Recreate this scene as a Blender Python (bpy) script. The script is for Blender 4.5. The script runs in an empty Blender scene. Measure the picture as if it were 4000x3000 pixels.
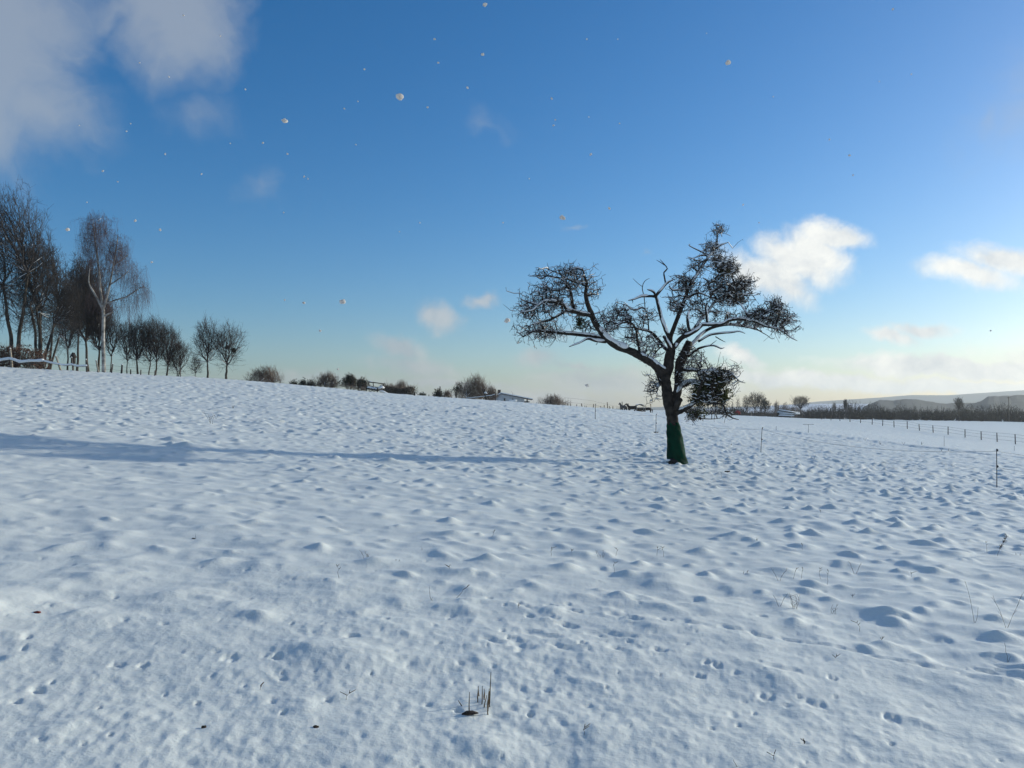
import bpy, bmesh, math, random
import numpy as np
from mathutils import Vector

# ---------------------------------------------------------------- camera, sky, sun, exposure
SC = bpy.context.scene
COL = SC.collection
F = 3080.0; PITCH = math.radians(1.673); EYE = 1.6
SUN_AZ, SUN_EL = math.radians(62), math.radians(12.0)
cam = bpy.data.cameras.new('camera'); cam.sensor_width = 36; cam.lens = F/4000*36
cam.clip_start = 0.05; cam.clip_end = 20000
camo = bpy.data.objects.new('camera', cam); COL.objects.link(camo)
camo.location = (0, 0, EYE); camo.rotation_euler = (math.pi/2+PITCH, 0, 0); SC.camera = camo
SC.view_settings.view_transform = 'Standard'; SC.view_settings.look = 'None'
SC.view_settings.gamma = 1; SC.view_settings.use_curve_mapping = False
SC.view_settings.exposure = 0.56
SC.cycles.max_bounces = 6; SC.cycles.volume_bounces = 0; SC.cycles.transparent_max_bounces = 8

def ray(u, v):
    a, b = (u-2000)/F, (1500-v)/F
    c, s = math.cos(PITCH), math.sin(PITCH)
    return np.array([a, c-b*s, s+b*c])

world = bpy.data.worlds.new('World'); SC.world = world; world.use_nodes = True
WN, WL = world.node_tree.nodes, world.node_tree.links
def build_world():
    bg = WN['Background']; bg.inputs[1].default_value = 0.1
    sky = WN.new('ShaderNodeTexSky'); sky.sky_type = 'NISHITA'; sky.sun_disc = False
    sky.sun_elevation = SUN_EL; sky.sun_rotation = SUN_AZ
    sky.air_density = 1.0; sky.dust_density = 0.75; sky.ozone_density = 3.7; sky.altitude = 200
    hsv = WN.new('ShaderNodeHueSaturation'); hsv.inputs['Saturation'].default_value = 1.25
    WL.new(sky.outputs[0], hsv.inputs['Color'])
    tint = WN.new('ShaderNodeMix'); tint.data_type = 'RGBA'; tint.blend_type = 'MULTIPLY'
    tint.inputs[0].default_value = 1; tint.inputs[7].default_value = (0.985, .99, 1.05, 1)
    WL.new(hsv.outputs[0], tint.inputs[6])
    # soft shoulder so that the glow beside the sun stays within range
    tc = WN.new('ShaderNodeTexCoord')
    def noise(scale, det, rough, vec=None, dist=0.0):
        n = WN.new('ShaderNodeTexNoise'); n.inputs['Scale'].default_value = scale
        n.inputs['Detail'].default_value = det; n.inputs['Roughness'].default_value = rough
        n.inputs['Distortion'].default_value = dist
        WL.new(vec or tc.outputs['Generated'], n.inputs['Vector']); return n
    def math_(op, a, b=None, c=None, clamp=False):
        m = WN.new('ShaderNodeMath'); m.operation = op; m.use_clamp = clamp
        for i, x in enumerate((a, b, c)):
            if x is None: continue
            if isinstance(x, (int, float)): m.inputs[i].default_value = x
            else: WL.new(x, m.inputs[i])
        return m.outputs[0]
    # clouds live on the sky by direction; billowed by warping the direction with noise
    warp = noise(7, 4, 0.6)
    sub = WN.new('ShaderNodeVectorMath'); sub.operation = 'SUBTRACT'; WL.new(warp.outputs['Color'], sub.inputs[0]); sub.inputs[1].default_value = (.5, .5, .5)
    sc = WN.new('ShaderNodeVectorMath'); sc.operation = 'SCALE'; WL.new(sub.outputs[0], sc.inputs[0]); sc.inputs['Scale'].default_value = 0.11
    add = WN.new('ShaderNodeVectorMath'); add.operation = 'ADD'; WL.new(tc.outputs['Generated'], add.inputs[0]); WL.new(sc.outputs[0], add.inputs[1])
    D = add.outputs[0]
    warp2 = noise(20, 5, 0.6); sub2 = WN.new('ShaderNodeVectorMath'); sub2.operation = 'SUBTRACT'; WL.new(warp2.outputs['Color'], sub2.inputs[0]); sub2.inputs[1].default_value = (.5, .5, .5)
    sc2 = WN.new('ShaderNodeVectorMath'); sc2.operation = 'SCALE'; WL.new(sub2.outputs[0], sc2.inputs[0]); sc2.inputs['Scale'].default_value = 0.035
    add2 = WN.new('ShaderNodeVectorMath'); add2.operation = 'ADD'; WL.new(tc.outputs['Generated'], add2.inputs[0]); WL.new(sc2.outputs[0], add2.inputs[1])
    D2 = add2.outputs[0]
    fine = noise(16, 7, 0.64, D).outputs[0]
    wisp = noise(9, 8, 0.66, D, .6).outputs[0]
    big = noise(5, 5, 0.55, D).outputs[0]
    def blob(u, v, ru, rv, ang=0, W=None):
        if u == 'd': ca, ce = math.radians(v[0]), math.radians(v[1]); d = np.array([math.sin(ca)*math.cos(ce), math.cos(ca)*math.cos(ce), math.sin(ce)])
        else: d = ray(u, v); d /= np.linalg.norm(d)
        m = WN.new('ShaderNodeMapping'); m.vector_type = 'TEXTURE'
        m.inputs['Location'].default_value = tuple(d)
        az = math.atan2(d[0], d[1])
        # local x runs along the horizon, z up; turned about the viewing direction
        from mathutils import Matrix
        R = Matrix.Rotation(-az, 3, 'Z') @ Matrix.Rotation(-ang, 3, 'Y')
        m.inputs['Rotation'].default_value = R.to_euler('XYZ')
        m.inputs['Scale'].default_value = (ru/F, 1.0, rv/F)
        WL.new(W or D, m.inputs['Vector'])
        g = WN.new('ShaderNodeTexGradient'); g.gradient_type = 'SPHERICAL'; WL.new(m.outputs[0], g.inputs[0])
        return g.outputs['Fac']
    def layer(blobs, nz, thr, width, amp, namp=1.0, W=None):
        acc = None
        for b in blobs:
            o = math_('MULTIPLY', blob(*b[:5], W), b[5])
            acc = o if acc is None else math_('MAXIMUM', acc, o)
        x = math_('MULTIPLY_ADD', nz, namp, acc)          # mask + noise
        x = math_('SUBTRACT', x, thr)
        x = math_('DIVIDE', x, width, clamp=True)
        s = WN.new('ShaderNodeMapRange'); s.interpolation_type = 'SMOOTHSTEP'; WL.new(x, s.inputs[0])
        gate = math_('MULTIPLY', acc, 6, clamp=True)
        return math_('MULTIPLY', math_('MULTIPLY', s.outputs[0], amp), gate)
    soft = [(-150, 120, 560, 700, .3, 1.2), (150, 380, 420, 330, 0, 1.0), (690, 60, 340, 380, .3, 1.0), (480, 0, 500, 160, 0, .6),
            (800, 470, 300, 190, -.1, .62), (1010, 730, 210, 150, .5, .52), (1890, 515, 170, 120, 0, .54), (3890, 500, 170, 130, 1.2, .5),
            (4300, 400, 700, 500, 0, .6),
            # unseen shower cloud behind and above the camera, added to whiten the ambient light
            ('d', (180, 48), 4200, 3000, 0, 1.25), ('d', (-115, 40), 2300, 1500, 0, 1.1), ('d', (125, 42), 1900, 1300, 0, 1.0)]
    small = [(1720, 1235, 150, 95, -.5, 1.0), (1560, 1360, 200, 80, -.35, .95), (1880, 1175, 130, 60, 0, .85), (2100, 1400, 170, 75, 0, .85), (2310, 1490, 200, 60, -.2, .9),
             (1640, 1440, 420, 90, -.12, .8), (2350, 1490, 520, 100, -.05, .95), (2150, 1300, 300, 50, 0, .5),
             (2250, 905, 110, 28, 0, .55), (2540, 985, 70, 30, 0, .55), (2000, 1560, 900, 70, 0, .9), (1250, 1480, 500, 60, 0, .75), (1760, 1500, 500, 40, -.05, .9), (2250, 1430, 250, 40, -.2, .8)]
    bright = [(2980, 1080, 270, 110, -.5, 1.15), (3110, 1010, 270, 100, -.45, 1.2), (3250, 925, 210, 72, -.25, 1.2), (3060, 1110, 210, 90, -.5, 1.0), (3185, 985, 210, 95, -.6, 1.25), (3060, 1060, 190, 95, -.6, 1.15),
              (3790, 1060, 240, 85, -.35, 1.15), (3920, 1005, 240, 75, -.35, 1.2),
              (3480, 1310, 150, 52, -.3, 1.1), (3590, 1285, 160, 50, -.1, 1.1), (2900, 1400, 130, 55, -.3, 1.0),
              (3250, 1490, 650, 50, -.06, 1.3), (3750, 1440, 600, 60, -.08, 1.5), (3700, 1510, 900, 40, -.03, 1.3), (4300, 1400, 700, 120, 0, 1.0), (2760, 1520, 300, 50, 0, .8)]
    # a few more small clouds beyond the frame so that the sky goes on
    random.seed(5)
    for k in range(9):
        pass
    mixn = math_('ADD', math_('MULTIPLY', big, .55), math_('MULTIPLY', wisp, .55)); a1 = layer(soft, mixn, .84, .66, .60, 1.15)
    a2 = layer(small, fine, .68, .60, .70, .9, D2)
    a3 = layer(bright, fine, .66, .75, .95, 1.0, D2)
    sep = WN.new('ShaderNodeSeparateXYZ'); WL.new(tc.outputs['Generated'], sep.inputs[0])
    # light side of the bright clouds: offset noise
    off = WN.new('ShaderNodeVectorMath'); off.operation = 'ADD'; WL.new(D, off.inputs[0]); off.inputs[1].default_value = (.03, 0, .035)
    fine2 = noise(16, 6, 0.62, off.outputs[0]).outputs[0]
    shade = math_('SUBTRACT', fine, fine2)
    shade = math_('MULTIPLY_ADD', shade, 2.2, .62, clamp=True)
    def colmix(f, a, b):
        m = WN.new('ShaderNodeMix'); m.data_type = 'RGBA'; WL.new(f, m.inputs[0]) if not isinstance(f, (int, float)) else None
        for i, x in ((6, a), (7, b)):
            if isinstance(x, tuple): m.inputs[i].default_value = x
            else: WL.new(x, m.inputs[i])
        return m.outputs[2]
    cb = colmix(shade, (4.2, 4.5, 4.8, 1), (7.0, 7.0, 6.6, 1))
    cs = colmix(shade, (2.4, 2.75, 3.2, 1), (4.1, 4.1, 4.05, 1))
    base = tint.outputs[2]
    x = colmix(a1, base, (2.95, 3.25, 3.55, 1))
    x = colmix(a2, x, cs)
    x = colmix(a3, x, cb)
    WL.new(x, bg.inputs[0])
build_world()

sun = bpy.data.lights.new('sun', 'SUN'); sun.energy = 2.85; sun.angle = math.radians(0.53); sun.color = (.98, .95, .80)
suno = bpy.data.objects.new('sun', sun); COL.objects.link(suno)
sd = Vector((math.sin(SUN_AZ)*math.cos(SUN_EL), math.cos(SUN_AZ)*math.cos(SUN_EL), math.sin(SUN_EL)))
suno.rotation_euler = sd.to_track_quat('Z', 'Y').to_euler(); suno.location = (60, 40, 40)

# ---------------------------------------------------------------- noise and terrain heights
def rng(s): return np.random.default_rng(s)
_p = rng(11).permutation(256); _p = np.concatenate([_p, _p])
_ga = rng(12).random(256)*2*math.pi; _gx, _gy = np.cos(_ga), np.sin(_ga)
def pn(x, y):
    x = np.asarray(x, float); y = np.asarray(y, float)
    xi = np.floor(x).astype(int); yi = np.floor(y).astype(int); fx = x-xi; fy = y-yi
    def g(ix, iy, dx, dy):
        h = _p[_p[ix & 255] + (iy & 255)]; return _gx[h]*dx + _gy[h]*dy
    ux = fx*fx*fx*(fx*(fx*6-15)+10); uy = fy*fy*fy*(fy*(fy*6-15)+10)
    a = g(xi, yi, fx, fy); b = g(xi+1, yi, fx-1, fy); c = g(xi, yi+1, fx, fy-1); d = g(xi+1, yi+1, fx-1, fy-1)
    return (a+(b-a)*ux) + ((c+(d-c)*ux)-(a+(b-a)*ux))*uy
def fbm(x, y, o=4, s=0):
    t = 0; a = 1
    for k in range(o):
        t = t + a*pn(x*2**k+s*7.3+k*13.7, y*2**k+s*3.1-k*5.9); a *= .5
    return t
def sstep(a, b, x):
    t = np.clip((x-a)/(b-a), 0, 1); return t*t*(3-2*t)

def pz(u, v, y):
    d = ray(u, v); k = y/d[1]; return (d[0]*k, y, EYE+d[2]*k)
def plane(x, y): return -0.07*x + 0.016*y
SURVEY = [(0,0,0),(-10,0,.7),(10,0,-.7),(0,-20,-.3),(0,10,.16),(-6,8,.55),(6,8,-.3),(-12,18,1.13),(8,14,-.34),(0,22,.35),(4.6,22,.03),(-20,35,1.95),
    (-60,20,4.5),(-60,60,5.9),(-80,100,6.2),(60,20,-3.9),(100,60,-5),(130,150,-5),(280,260,-5),(0,-40,-.6),(-40,-30,2.3),(40,-30,-3),
    (-120,160,6),(-60,200,2),(0,260,-1),(-120,-60,7),(120,-60,-8),(-150,40,9)]
for q in [(2325,1637,54),(2562,1690,44),(2974,1763,34.8),(3893,1905,21),
    (0,1434,62),(250,1447,62),(500,1462,63),(750,1476,63),(960,1487,64),(1250,1513,66),(1600,1547,70),(1900,1568,72),(2200,1592,75),(2400,1606,80),(2550,1613,90),
    (0,1470,95),(500,1498,95),(960,1525,100),(1600,1578,110),(1950,1612,150),(1900,1592,115),(2250,1614,125),
    (2700,1652,75),(3000,1692,60),(3300,1709,60),(3600,1744,58),(4000,1795,45),
    (3099,1632,185),(3320,1649,156),(3643,1691,125.6),(3830,1719,113),(3963,1736,105),
    (2700,1618,200),(2500,1612,180),(2900,1628,220),(3300,1636,260),(4000,1643,260)]:
    SURVEY.append(pz(*q))
S = np.array(SURVEY); SX, SY = S[:, 0], S[:, 1]
def _tps():
    n = len(S); sc_ = 50.0
    X = S[:, :2]/sc_; r2 = ((X[:, None]-X[None])**2).sum(-1)
    K = .5*r2*np.log(r2+1e-12) + np.eye(n)*0.002
    P = np.c_[np.ones(n), X]
    A = np.block([[K, P], [P.T, np.zeros((3, 3))]])
    b = np.r_[S[:, 2]-plane(SX, SY), np.zeros(3)]
    return X, np.linalg.solve(A, b), sc_
TX, TW, TS = _tps()
def hbase(x, y):
    x = np.asarray(x, float); y = np.asarray(y, float)
    r = np.hypot(x, y); k = np.minimum(1, 300/np.maximum(r, 1e-6)); xx, yy = x*k, y*k
    t = TW[-3]+TW[-2]*xx/TS+TW[-1]*yy/TS
    for i in range(len(TX)):
        r2 = (xx/TS-TX[i, 0])**2+(yy/TS-TX[i, 1])**2
        t = t + TW[i]*.5*r2*np.log(r2+1e-12)
    z = plane(xx, yy)+t
    w = sstep(260, 520, r)
    return z*(1-w) + (-7.0)*w

_tab = rng(77).random((6, 256, 256))
def cells(x, y, size, prob, ch, rr, hh, power=2.0):
    """raised snow-covered tufts (or pits when hh is negative) scattered one per cell"""
    gx = x/size; gy = y/size; cx = np.floor(gx).astype(int); cy = np.floor(gy).astype(int); t = np.zeros_like(gx)
    for i in (-1, 0, 1):
        for j in (-1, 0, 1):
            a = (cx+i+ch*37) & 255; b = (cy+j+ch*91) & 255
            px = cx+i+_tab[0, a, b]; py = cy+j+_tab[1, a, b]
            on = _tab[2, a, b] < prob
            r = rr[0]+(rr[1]-rr[0])*_tab[3, a, b]; h = hh[0]+(hh[1]-hh[0])*_tab[4, a, b]**1.6
            an = _tab[5, a, b]*3.14; ca, sa = np.cos(an), np.sin(an)
            dx = (gx-px)*size; dy = (gy-py)*size
            p = (dx*ca+dy*sa)/r; q = (-dx*sa+dy*ca)/(r*.62)
            t += on*h*np.exp(-(p*p+q*q)**(power/2))
    return t

TRACK = []
def gen_prints():
    # a walked line of long slots and a few single prints, found on the snow by sight lines
    pts = [(2030,2362,.30),(2060,2378,.26),(2155,2372,.2),(2240,2388,.3),(2410,2405,.35),(2480,2426,.3),(2600,2428,.22),(2710,2448,.4),(2855,2460,.45),(2960,2478,.42),
           (3085,2492,.4),(3190,2515,.38),(3330,2540,.5),(3450,2572,.5),(3555,2588,.42),(3680,2607,.62),(3845,2615,.4),(3950,2613,.55),
           (2115,2485,.6),(2215,2445,.38),(2345,2480,.42),(2410,2483,.5),(1920,2508,.35),(2015,2508,.3),(2035,2530,.35),(2185,2530,.35),(3060,2622,.45),(2275,2520,.16),
           (2160,2420,.2),(2410,2540,.2),(2575,2548,.2),(3250,2652,.14),(2760,2600,.12),(2735,2640,.12),(2800,2608,.12),(3180,2748,.3),(2990,2722,.22),(3480,2800,.2),
           (460,2595,.2),(560,2598,.12),(900,2575,.22),(1080,2572,.15)]
    R = random.Random(9)
    for u, v, l in pts:
        d = ray(u, v); t = 1.0
        while EYE+d[2]*t > -0.07*d[0]*t+.016*t and t < 90: t *= 1.004
        x, y = d[0]*t, d[1]*t
        TRACK.append((x, y, l*.25*(.75+.3*R.random()), .03+.018*R.random(), -.4+R.uniform(-.3, .3)))
gen_prints()

def detail(x, y):
    r = np.hypot(x, y)
    near = np.exp(-(r/260.)**2)
    n1 = fbm(x/5.5, y/5.5, 3, 1); n2 = pn(x/17+3, y/17+8)
    lawn = 1-.85*np.exp(-(((x-.5)/5.5)**2+((y-20.2)/2.6)**2)**2)     # the snow lies level round the tree
    z = .05*n1*sstep(1, 8, r)*lawn
    z = z + .036*fbm(x/1.5, y/1.25, 3, 2) + .024*sstep(3, 7, r)*fbm(x/.62+2, y/.42, 3, 12)
    m = sstep(3.2, 7.5, r + 1.6*n1)                # tufted pasture starts a few metres out
    dens = np.clip(.62+.5*n2+.35*sstep(-10, 12, x), .25, 1.25)
    z = z + m*dens*cells(x, y, .50, .90, 0, (.09, .19), (.016, .082))
    z = z + m*dens*cells(x, y, .29, .75, 1, (.06, .115), (.008, .038))
    z = z + lawn*cells(x, y, 1.9, .30, 2, (.3, .5), (.03, .10))
    # farther off the grazed ground shows more and sharper hollows
    f = sstep(16, 34, r)
    z = z - f*cells(x, y, .66, .95, 3, (.11, .26), (.025, .105), 3.0) + sstep(9, 20, r)*cells(x, y, .42, .6, 6, (.07, .16), (.01, .055), 2.0)
    z = z + f*.05*np.maximum(0, fbm(x/1.1, y/.8, 2, 5))
    c = np.exp(-((r-2.5)/3.4)**2)                  # trodden, crumbly snow close by
    c = np.clip(c*(1.0+.8*fbm(x/1.3+5, y/1.3, 2, 8)), 0, 1.3)
    lump = fbm(x/.16, y/.16, 4, 4)
    z = z + c*.0065*lump + c*.008*fbm(x/.075, y/.07, 3, 14) + c*.009*np.abs(fbm(x/.33, y/.3, 3, 6))
    z = z + sstep(11, 6, r)*cells(x, y, .62, .6, 7, (.10, .2), (.008, .032))
    z = z - c*cells(x, y, .17, .42, 4, (.010, .034), (.006, .024), 4.5)
    c2 = np.clip(sstep(9.5, 5.5, r+fbm(x/1.5, y/1.5, 2, 3)*2), 0, 1)
    z = z - c2*cells(x, y, .30, .30, 5, (.015, .05), (.006, .022), 4.0)
    z = z + c2*.0035*fbm(x/.07, y/.07, 2, 10)
    for (px, py, l, w, a) in TRACK:
        k = (np.abs(x-px) < 1) & (np.abs(y-py) < 1)
        if not np.any(k): continue
        dx, dy = x[k]-px, y[k]-py; ca, sa = math.cos(a), math.sin(a)
        p = (dx*ca+dy*sa)/l; q = (-dx*sa+dy*ca)/w + .25*np.sin(p*5+px)
        e = np.exp(-(p**6+q**4)); z[k] = z[k] - .014*e + .004*np.exp(-(p*p*.6+(q*.55)**2))*(1-e)
    s_ = (x-(31-(y-45)*.47))*.905; bk = np.exp(-((y-60)/22.)**2)
    z = z + bk*(.16*sstep(-.5, .7, s_)*np.exp(-np.clip(s_, 0, 99)/5.)+.10*np.exp(-(s_/.9)**2)*(fbm(x/.9, y/.9, 2, 9)))
    return z*near
def height(x, y):
    x = np.atleast_1d(np.asarray(x, float)); y = np.atleast_1d(np.asarray(y, float))
    return hbase(x, y)+detail(x, y)
def gz(x, y, sink=0.02): return float(height(x, y)[0])-sink
def hit(u, v, sink=.01):
    """where the sight line through the surveyed direction meets the snow"""
    d = ray(u, v); t = np.exp(np.linspace(math.log(1.5), math.log(600), 2600))
    z = EYE+d[2]*t; h = hbase(d[0]*t, d[1]*t)
    k = np.nonzero(z < h)[0]
    tt = t[k[0]] if len(k) else 90.
    for _ in range(3):
        hh = height(d[0]*tt, d[1]*tt)[0]
        if abs(d[2]) > 1e-4 and tt < 40: tt = min(max((hh-EYE)/d[2], tt*.9), tt*1.1)
    return (d[0]*tt, d[1]*tt, gz(d[0]*tt, d[1]*tt, sink))
def spot(u, y, sink=.03):
    """a point at a given distance on a bearing, on the ground"""
    x = (u-2000)/F*y; return (x, y, gz(x, y, sink))
def ztop(v, y):
    d = ray(2000, v); return EYE+d[2]*y/d[1]

# ---------------------------------------------------------------- materials
def mat(name, col, rough=.8, var=0.0, scale=8, bump=0, bscale=40, col2=None, spec=.3, sss=0, trans=0):
    m = bpy.data.materials.new(name); m.use_nodes = True; N = m.node_tree.nodes; L = m.node_tree.links; b = N['Principled BSDF']
    b.inputs['Base Color'].default_value = (*col, 1); b.inputs['Roughness'].default_value = rough
    b.inputs['Specular IOR Level'].default_value = spec
    tc = N.new('ShaderNodeTexCoord')
    if var or col2:
        n = N.new('ShaderNodeTexNoise'); n.inputs['Scale'].default_value = scale; n.inputs['Detail'].default_value = 5
        L.new(tc.outputs['Object'], n.inputs['Vector'])
        r = N.new('ShaderNodeValToRGB'); r.color_ramp.elements[0].position = .35; r.color_ramp.elements[1].position = .65
        c2 = col2 or tuple(min(1, c*(1+var)) for c in col); c1 = col if col2 else tuple(c*(1-var) for c in col)
        r.color_ramp.elements[0].color = (*c1, 1); r.color_ramp.elements[1].color = (*c2, 1)
        L.new(n.outputs[0], r.inputs[0]); L.new(r.outputs[0], b.inputs['Base Color'])
    if bump:
        n = N.new('ShaderNodeTexNoise'); n.inputs['Scale'].default_value = bscale; n.inputs['Detail'].default_value = 6
        L.new(tc.outputs['Object'], n.inputs['Vector'])
        bp = N.new('ShaderNodeBump'); bp.inputs['Strength'].default_value = 1; bp.inputs['Distance'].default_value = bump
        L.new(n.outputs[0], bp.inputs['Height']); L.new(bp.outputs[0], b.inputs['Normal'])
    if trans:
        t = N.new('ShaderNodeBsdfTranslucent'); t.inputs[0].default_value = (*[min(1, c*2) for c in col], 1)
        mx = N.new('ShaderNodeMixShader'); mx.inputs[0].default_value = trans
        L.new(b.outputs[0], mx.inputs[1]); L.new(t.outputs[0], mx.inputs[2]); L.new(mx.outputs[0], N['Material Output'].inputs[0])
    return m
M = {}
M['snow'] = mat('snow_cap', (.84, .85, .86), .6, bump=.01, bscale=30)
M['bark'] = mat('fruit_bark', (.030, .024, .020), .9, .5, 9, .02, 30)
M['twig'] = mat('twig_bark', (.036, .028, .024), .9, .4, 3)
M['btrunk'] = mat('grey_bark', (.07, .058, .045), .9, .5, 2, .03, 12)
M['btwig'] = mat('brown_twigs', (.052, .045, .042), .95, .35, .6)
M['htwig'] = mat('bush_twigs', (.19, .145, .115), .95, .35, .6)
M['birch'] = mat('birch_bark', (.50, .47, .43), .8, scale=2.2, col2=(.10, .09, .08), bump=.01)
M['birchtwig'] = mat('birch_twigs', (.085, .06, .065), .95, .3, .6)
M['russet'] = mat('russet_beech_leaves', (.10, .045, .026), .9, .4, 2)
M['green'] = mat('mistletoe_leaves', (.045, .055, .015), .7, .5, 6, trans=.25)
M['dgreen'] = mat('dark_needles', (.03, .036, .022), .85, .4, 4)
M['wood'] = mat('weathered_wood', (.11, .09, .075), .9, .4, 6, .01, 30)
M['dwood'] = mat('dark_wood', (.035, .03, .027), .9, .4, 6)
M['pwood'] = mat('pale_wood', (.30, .26, .21), .85, .3, 8)
M['metal'] = mat('grey_metal', (.16, .17, .18), .5, .2, 5, spec=.5)
M['black'] = mat('black_plastic', (.015, .015, .017), .6, .2, 5)
M['wire'] = mat('fence_wire', (.06, .06, .065), .6, .2, 5)
M['straw'] = mat('dry_stalk', (.13, .085, .045), .9, .4, 9)
M['dstraw'] = mat('dark_seedhead', (.05, .032, .022), .9, .4, 20)
M['leaf'] = mat('red_leaf', (.16, .022, .012), .7, .4, 60)
M['earth'] = mat('bare_earth', (.05, .035, .025), .95, .4, 30, .01, 60)
M['wall'] = mat('render_wall', (.55, .56, .58), .9, .08, 2)
M['pane'] = mat('window_glass', (.03, .04, .05), .2, .2, 2, spec=.6)
M['brick'] = mat('dark_brick', (.07, .055, .055), .9, .3, 6)
M['coatd'] = mat('dark_coat', (.028, .022, .020), .8, .4, 3)
M['coatg'] = mat('grey_brown_coat', (.12, .10, .09), .85, .4, 3)
M['rug'] = mat('grey_rug', (.18, .18, .19), .9, .15, 4)
M['red'] = mat('red_paint', (.30, .02, .025), .6, .2, 5)
M['wood_far'] = mat('distant_wood', (.018, .018, .021), .95, .5, .05)
M['snowflake'] = mat('falling_snow', (.62, .57, .53), .9, trans=.45)
def netmat():
    m = mat('green_net', (.002, .055, .030), .8, scale=7, col2=(.003, .022, .014), spec=.08, trans=.0)
    N = m.node_tree.nodes; L = m.node_tree.links; b = N['Principled BSDF']
    tc = N.new('ShaderNodeTexCoord'); w = N.new('ShaderNodeTexNoise'); w.inputs['Scale'].default_value = 11; w.inputs['Detail'].default_value = 7
    w.inputs['Distortion'].default_value = .8
    L.new(tc.outputs['Object'], w.inputs['Vector'])
    bp = N.new('ShaderNodeBump'); bp.inputs['Distance'].default_value = .03; L.new(w.outputs[0], bp.inputs['Height']); L.new(bp.outputs[0], b.inputs['Normal'])
    t = N.new('ShaderNodeBsdfTranslucent'); t.inputs[0].default_value = (.0, .45, .18, 1)
    mx = N.new('ShaderNodeMixShader'); mx.inputs[0].default_value = .22
    L.new(b.outputs[0], mx.inputs[1]); L.new(t.outputs[0], mx.inputs[2]); L.new(mx.outputs[0], N['Material Output'].inputs[0])
    return m
M['net'] = netmat(); M['bark'].node_tree.nodes
def groundmat():
    m = bpy.data.materials.new('snow_field'); m.use_nodes = True; N = m.node_tree.nodes; L = m.node_tree.links; b = N['Principled BSDF']
    b.inputs['Base Color'].default_value = (.77, .78, .74, 1); b.inputs['Roughness'].default_value = .55
    b.inputs['Subsurface Weight'].default_value = .25; b.inputs['Subsurface Radius'].default_value = (1, .8, .65); b.inputs['Subsurface Scale'].default_value = .012
    b.inputs['Specular IOR Level'].default_value = .45
    b.inputs['Sheen Weight'].default_value = .07; b.inputs['Sheen Roughness'].default_value = .35
    geo = N.new('ShaderNodeNewGeometry')
    n = N.new('ShaderNodeTexNoise'); n.inputs['Scale'].default_value = 42; n.inputs['Detail'].default_value = 5; n.inputs['Roughness'].default_value = .65
    L.new(geo.outputs['Position'], n.inputs['Vector'])
    bp = N.new('ShaderNodeBump'); bp.inputs['Distance'].default_value = .0035; L.new(n.outputs[0], bp.inputs['Height'])
    n3 = N.new('ShaderNodeTexNoise'); n3.inputs['Scale'].default_value = 2.2; n3.inputs['Detail'].default_value = 6; n3.inputs['Roughness'].default_value = .6
    mp = N.new('ShaderNodeMapping'); mp.inputs['Scale'].default_value = (.7, 1, 1); L.new(geo.outputs['Position'], mp.inputs[0]); L.new(mp.outputs[0], n3.inputs['Vector'])
    bp2 = N.new('ShaderNodeBump'); bp2.inputs['Distance'].default_value = .014; L.new(n3.outputs[0], bp2.inputs['Height']); L.new(bp.outputs[0], bp2.inputs['Normal'])
    L.new(bp2.outputs[0], b.inputs['Normal'])
    n2 = N.new('ShaderNodeTexNoise'); n2.inputs['Scale'].default_value = .35; n2.inputs['Detail'].default_value = 3; L.new(geo.outputs['Position'], n2.inputs['Vector'])
    r = N.new('ShaderNodeValToRGB'); r.color_ramp.elements[0].color = (.72, .74, .70, 1); r.color_ramp.elements[1].color = (.79, .81, .765, 1)
    L.new(n2.outputs[0], r.inputs[0]); L.new(r.outputs[0], b.inputs['Base Color'])
    return m
M['ground'] = groundmat()

# ---------------------------------------------------------------- mesh helpers
def tagit(o, label=None, cat=None, group=None, kind=None):
    if label: o['label'] = label
    if cat: o['category'] = cat
    if group: o['group'] = group
    if kind: o['kind'] = kind
    return o
def empty(name, loc, label, cat, group=None, rz=0):
    o = bpy.data.objects.new(name, None); COL.objects.link(o); o.location = loc; o.rotation_euler = (0, 0, rz); o.empty_display_size = .2
    return tagit(o, label, cat, group)
def fast_mesh(name, V, faces_list, material, parent=None, smooth=False, kind=None, mats=None):
    """faces_list: arrays (n,3) or (n,4)"""
    me = bpy.data.meshes.new(name); V = np.asarray(V, np.float32)
    me.vertices.add(len(V)); me.vertices.foreach_set('co', V.ravel())
    fl = [np.asarray(f, np.int32) for f in faces_list if len(f)]
    loops = np.concatenate([f.ravel() for f in fl]); tot = np.concatenate([np.full(len(f), f.shape[1], np.int32) for f in fl])
    st = np.concatenate([[0], np.cumsum(tot)[:-1]]).astype(np.int32)
    me.loops.add(len(loops)); me.loops.foreach_set('vertex_index', loops)
    me.polygons.add(len(tot)); me.polygons.foreach_set('loop_start', st); me.polygons.foreach_set('loop_total', tot)
    if smooth: me.polygons.foreach_set('use_smooth', np.ones(len(tot), bool))
    me.update(calc_edges=True); me.validate()
    me.materials.append(material)
    o = bpy.data.objects.new(name, me); COL.objects.link(o)
    if parent: o.parent = parent
    if kind: o['kind'] = kind
    return o
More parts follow.
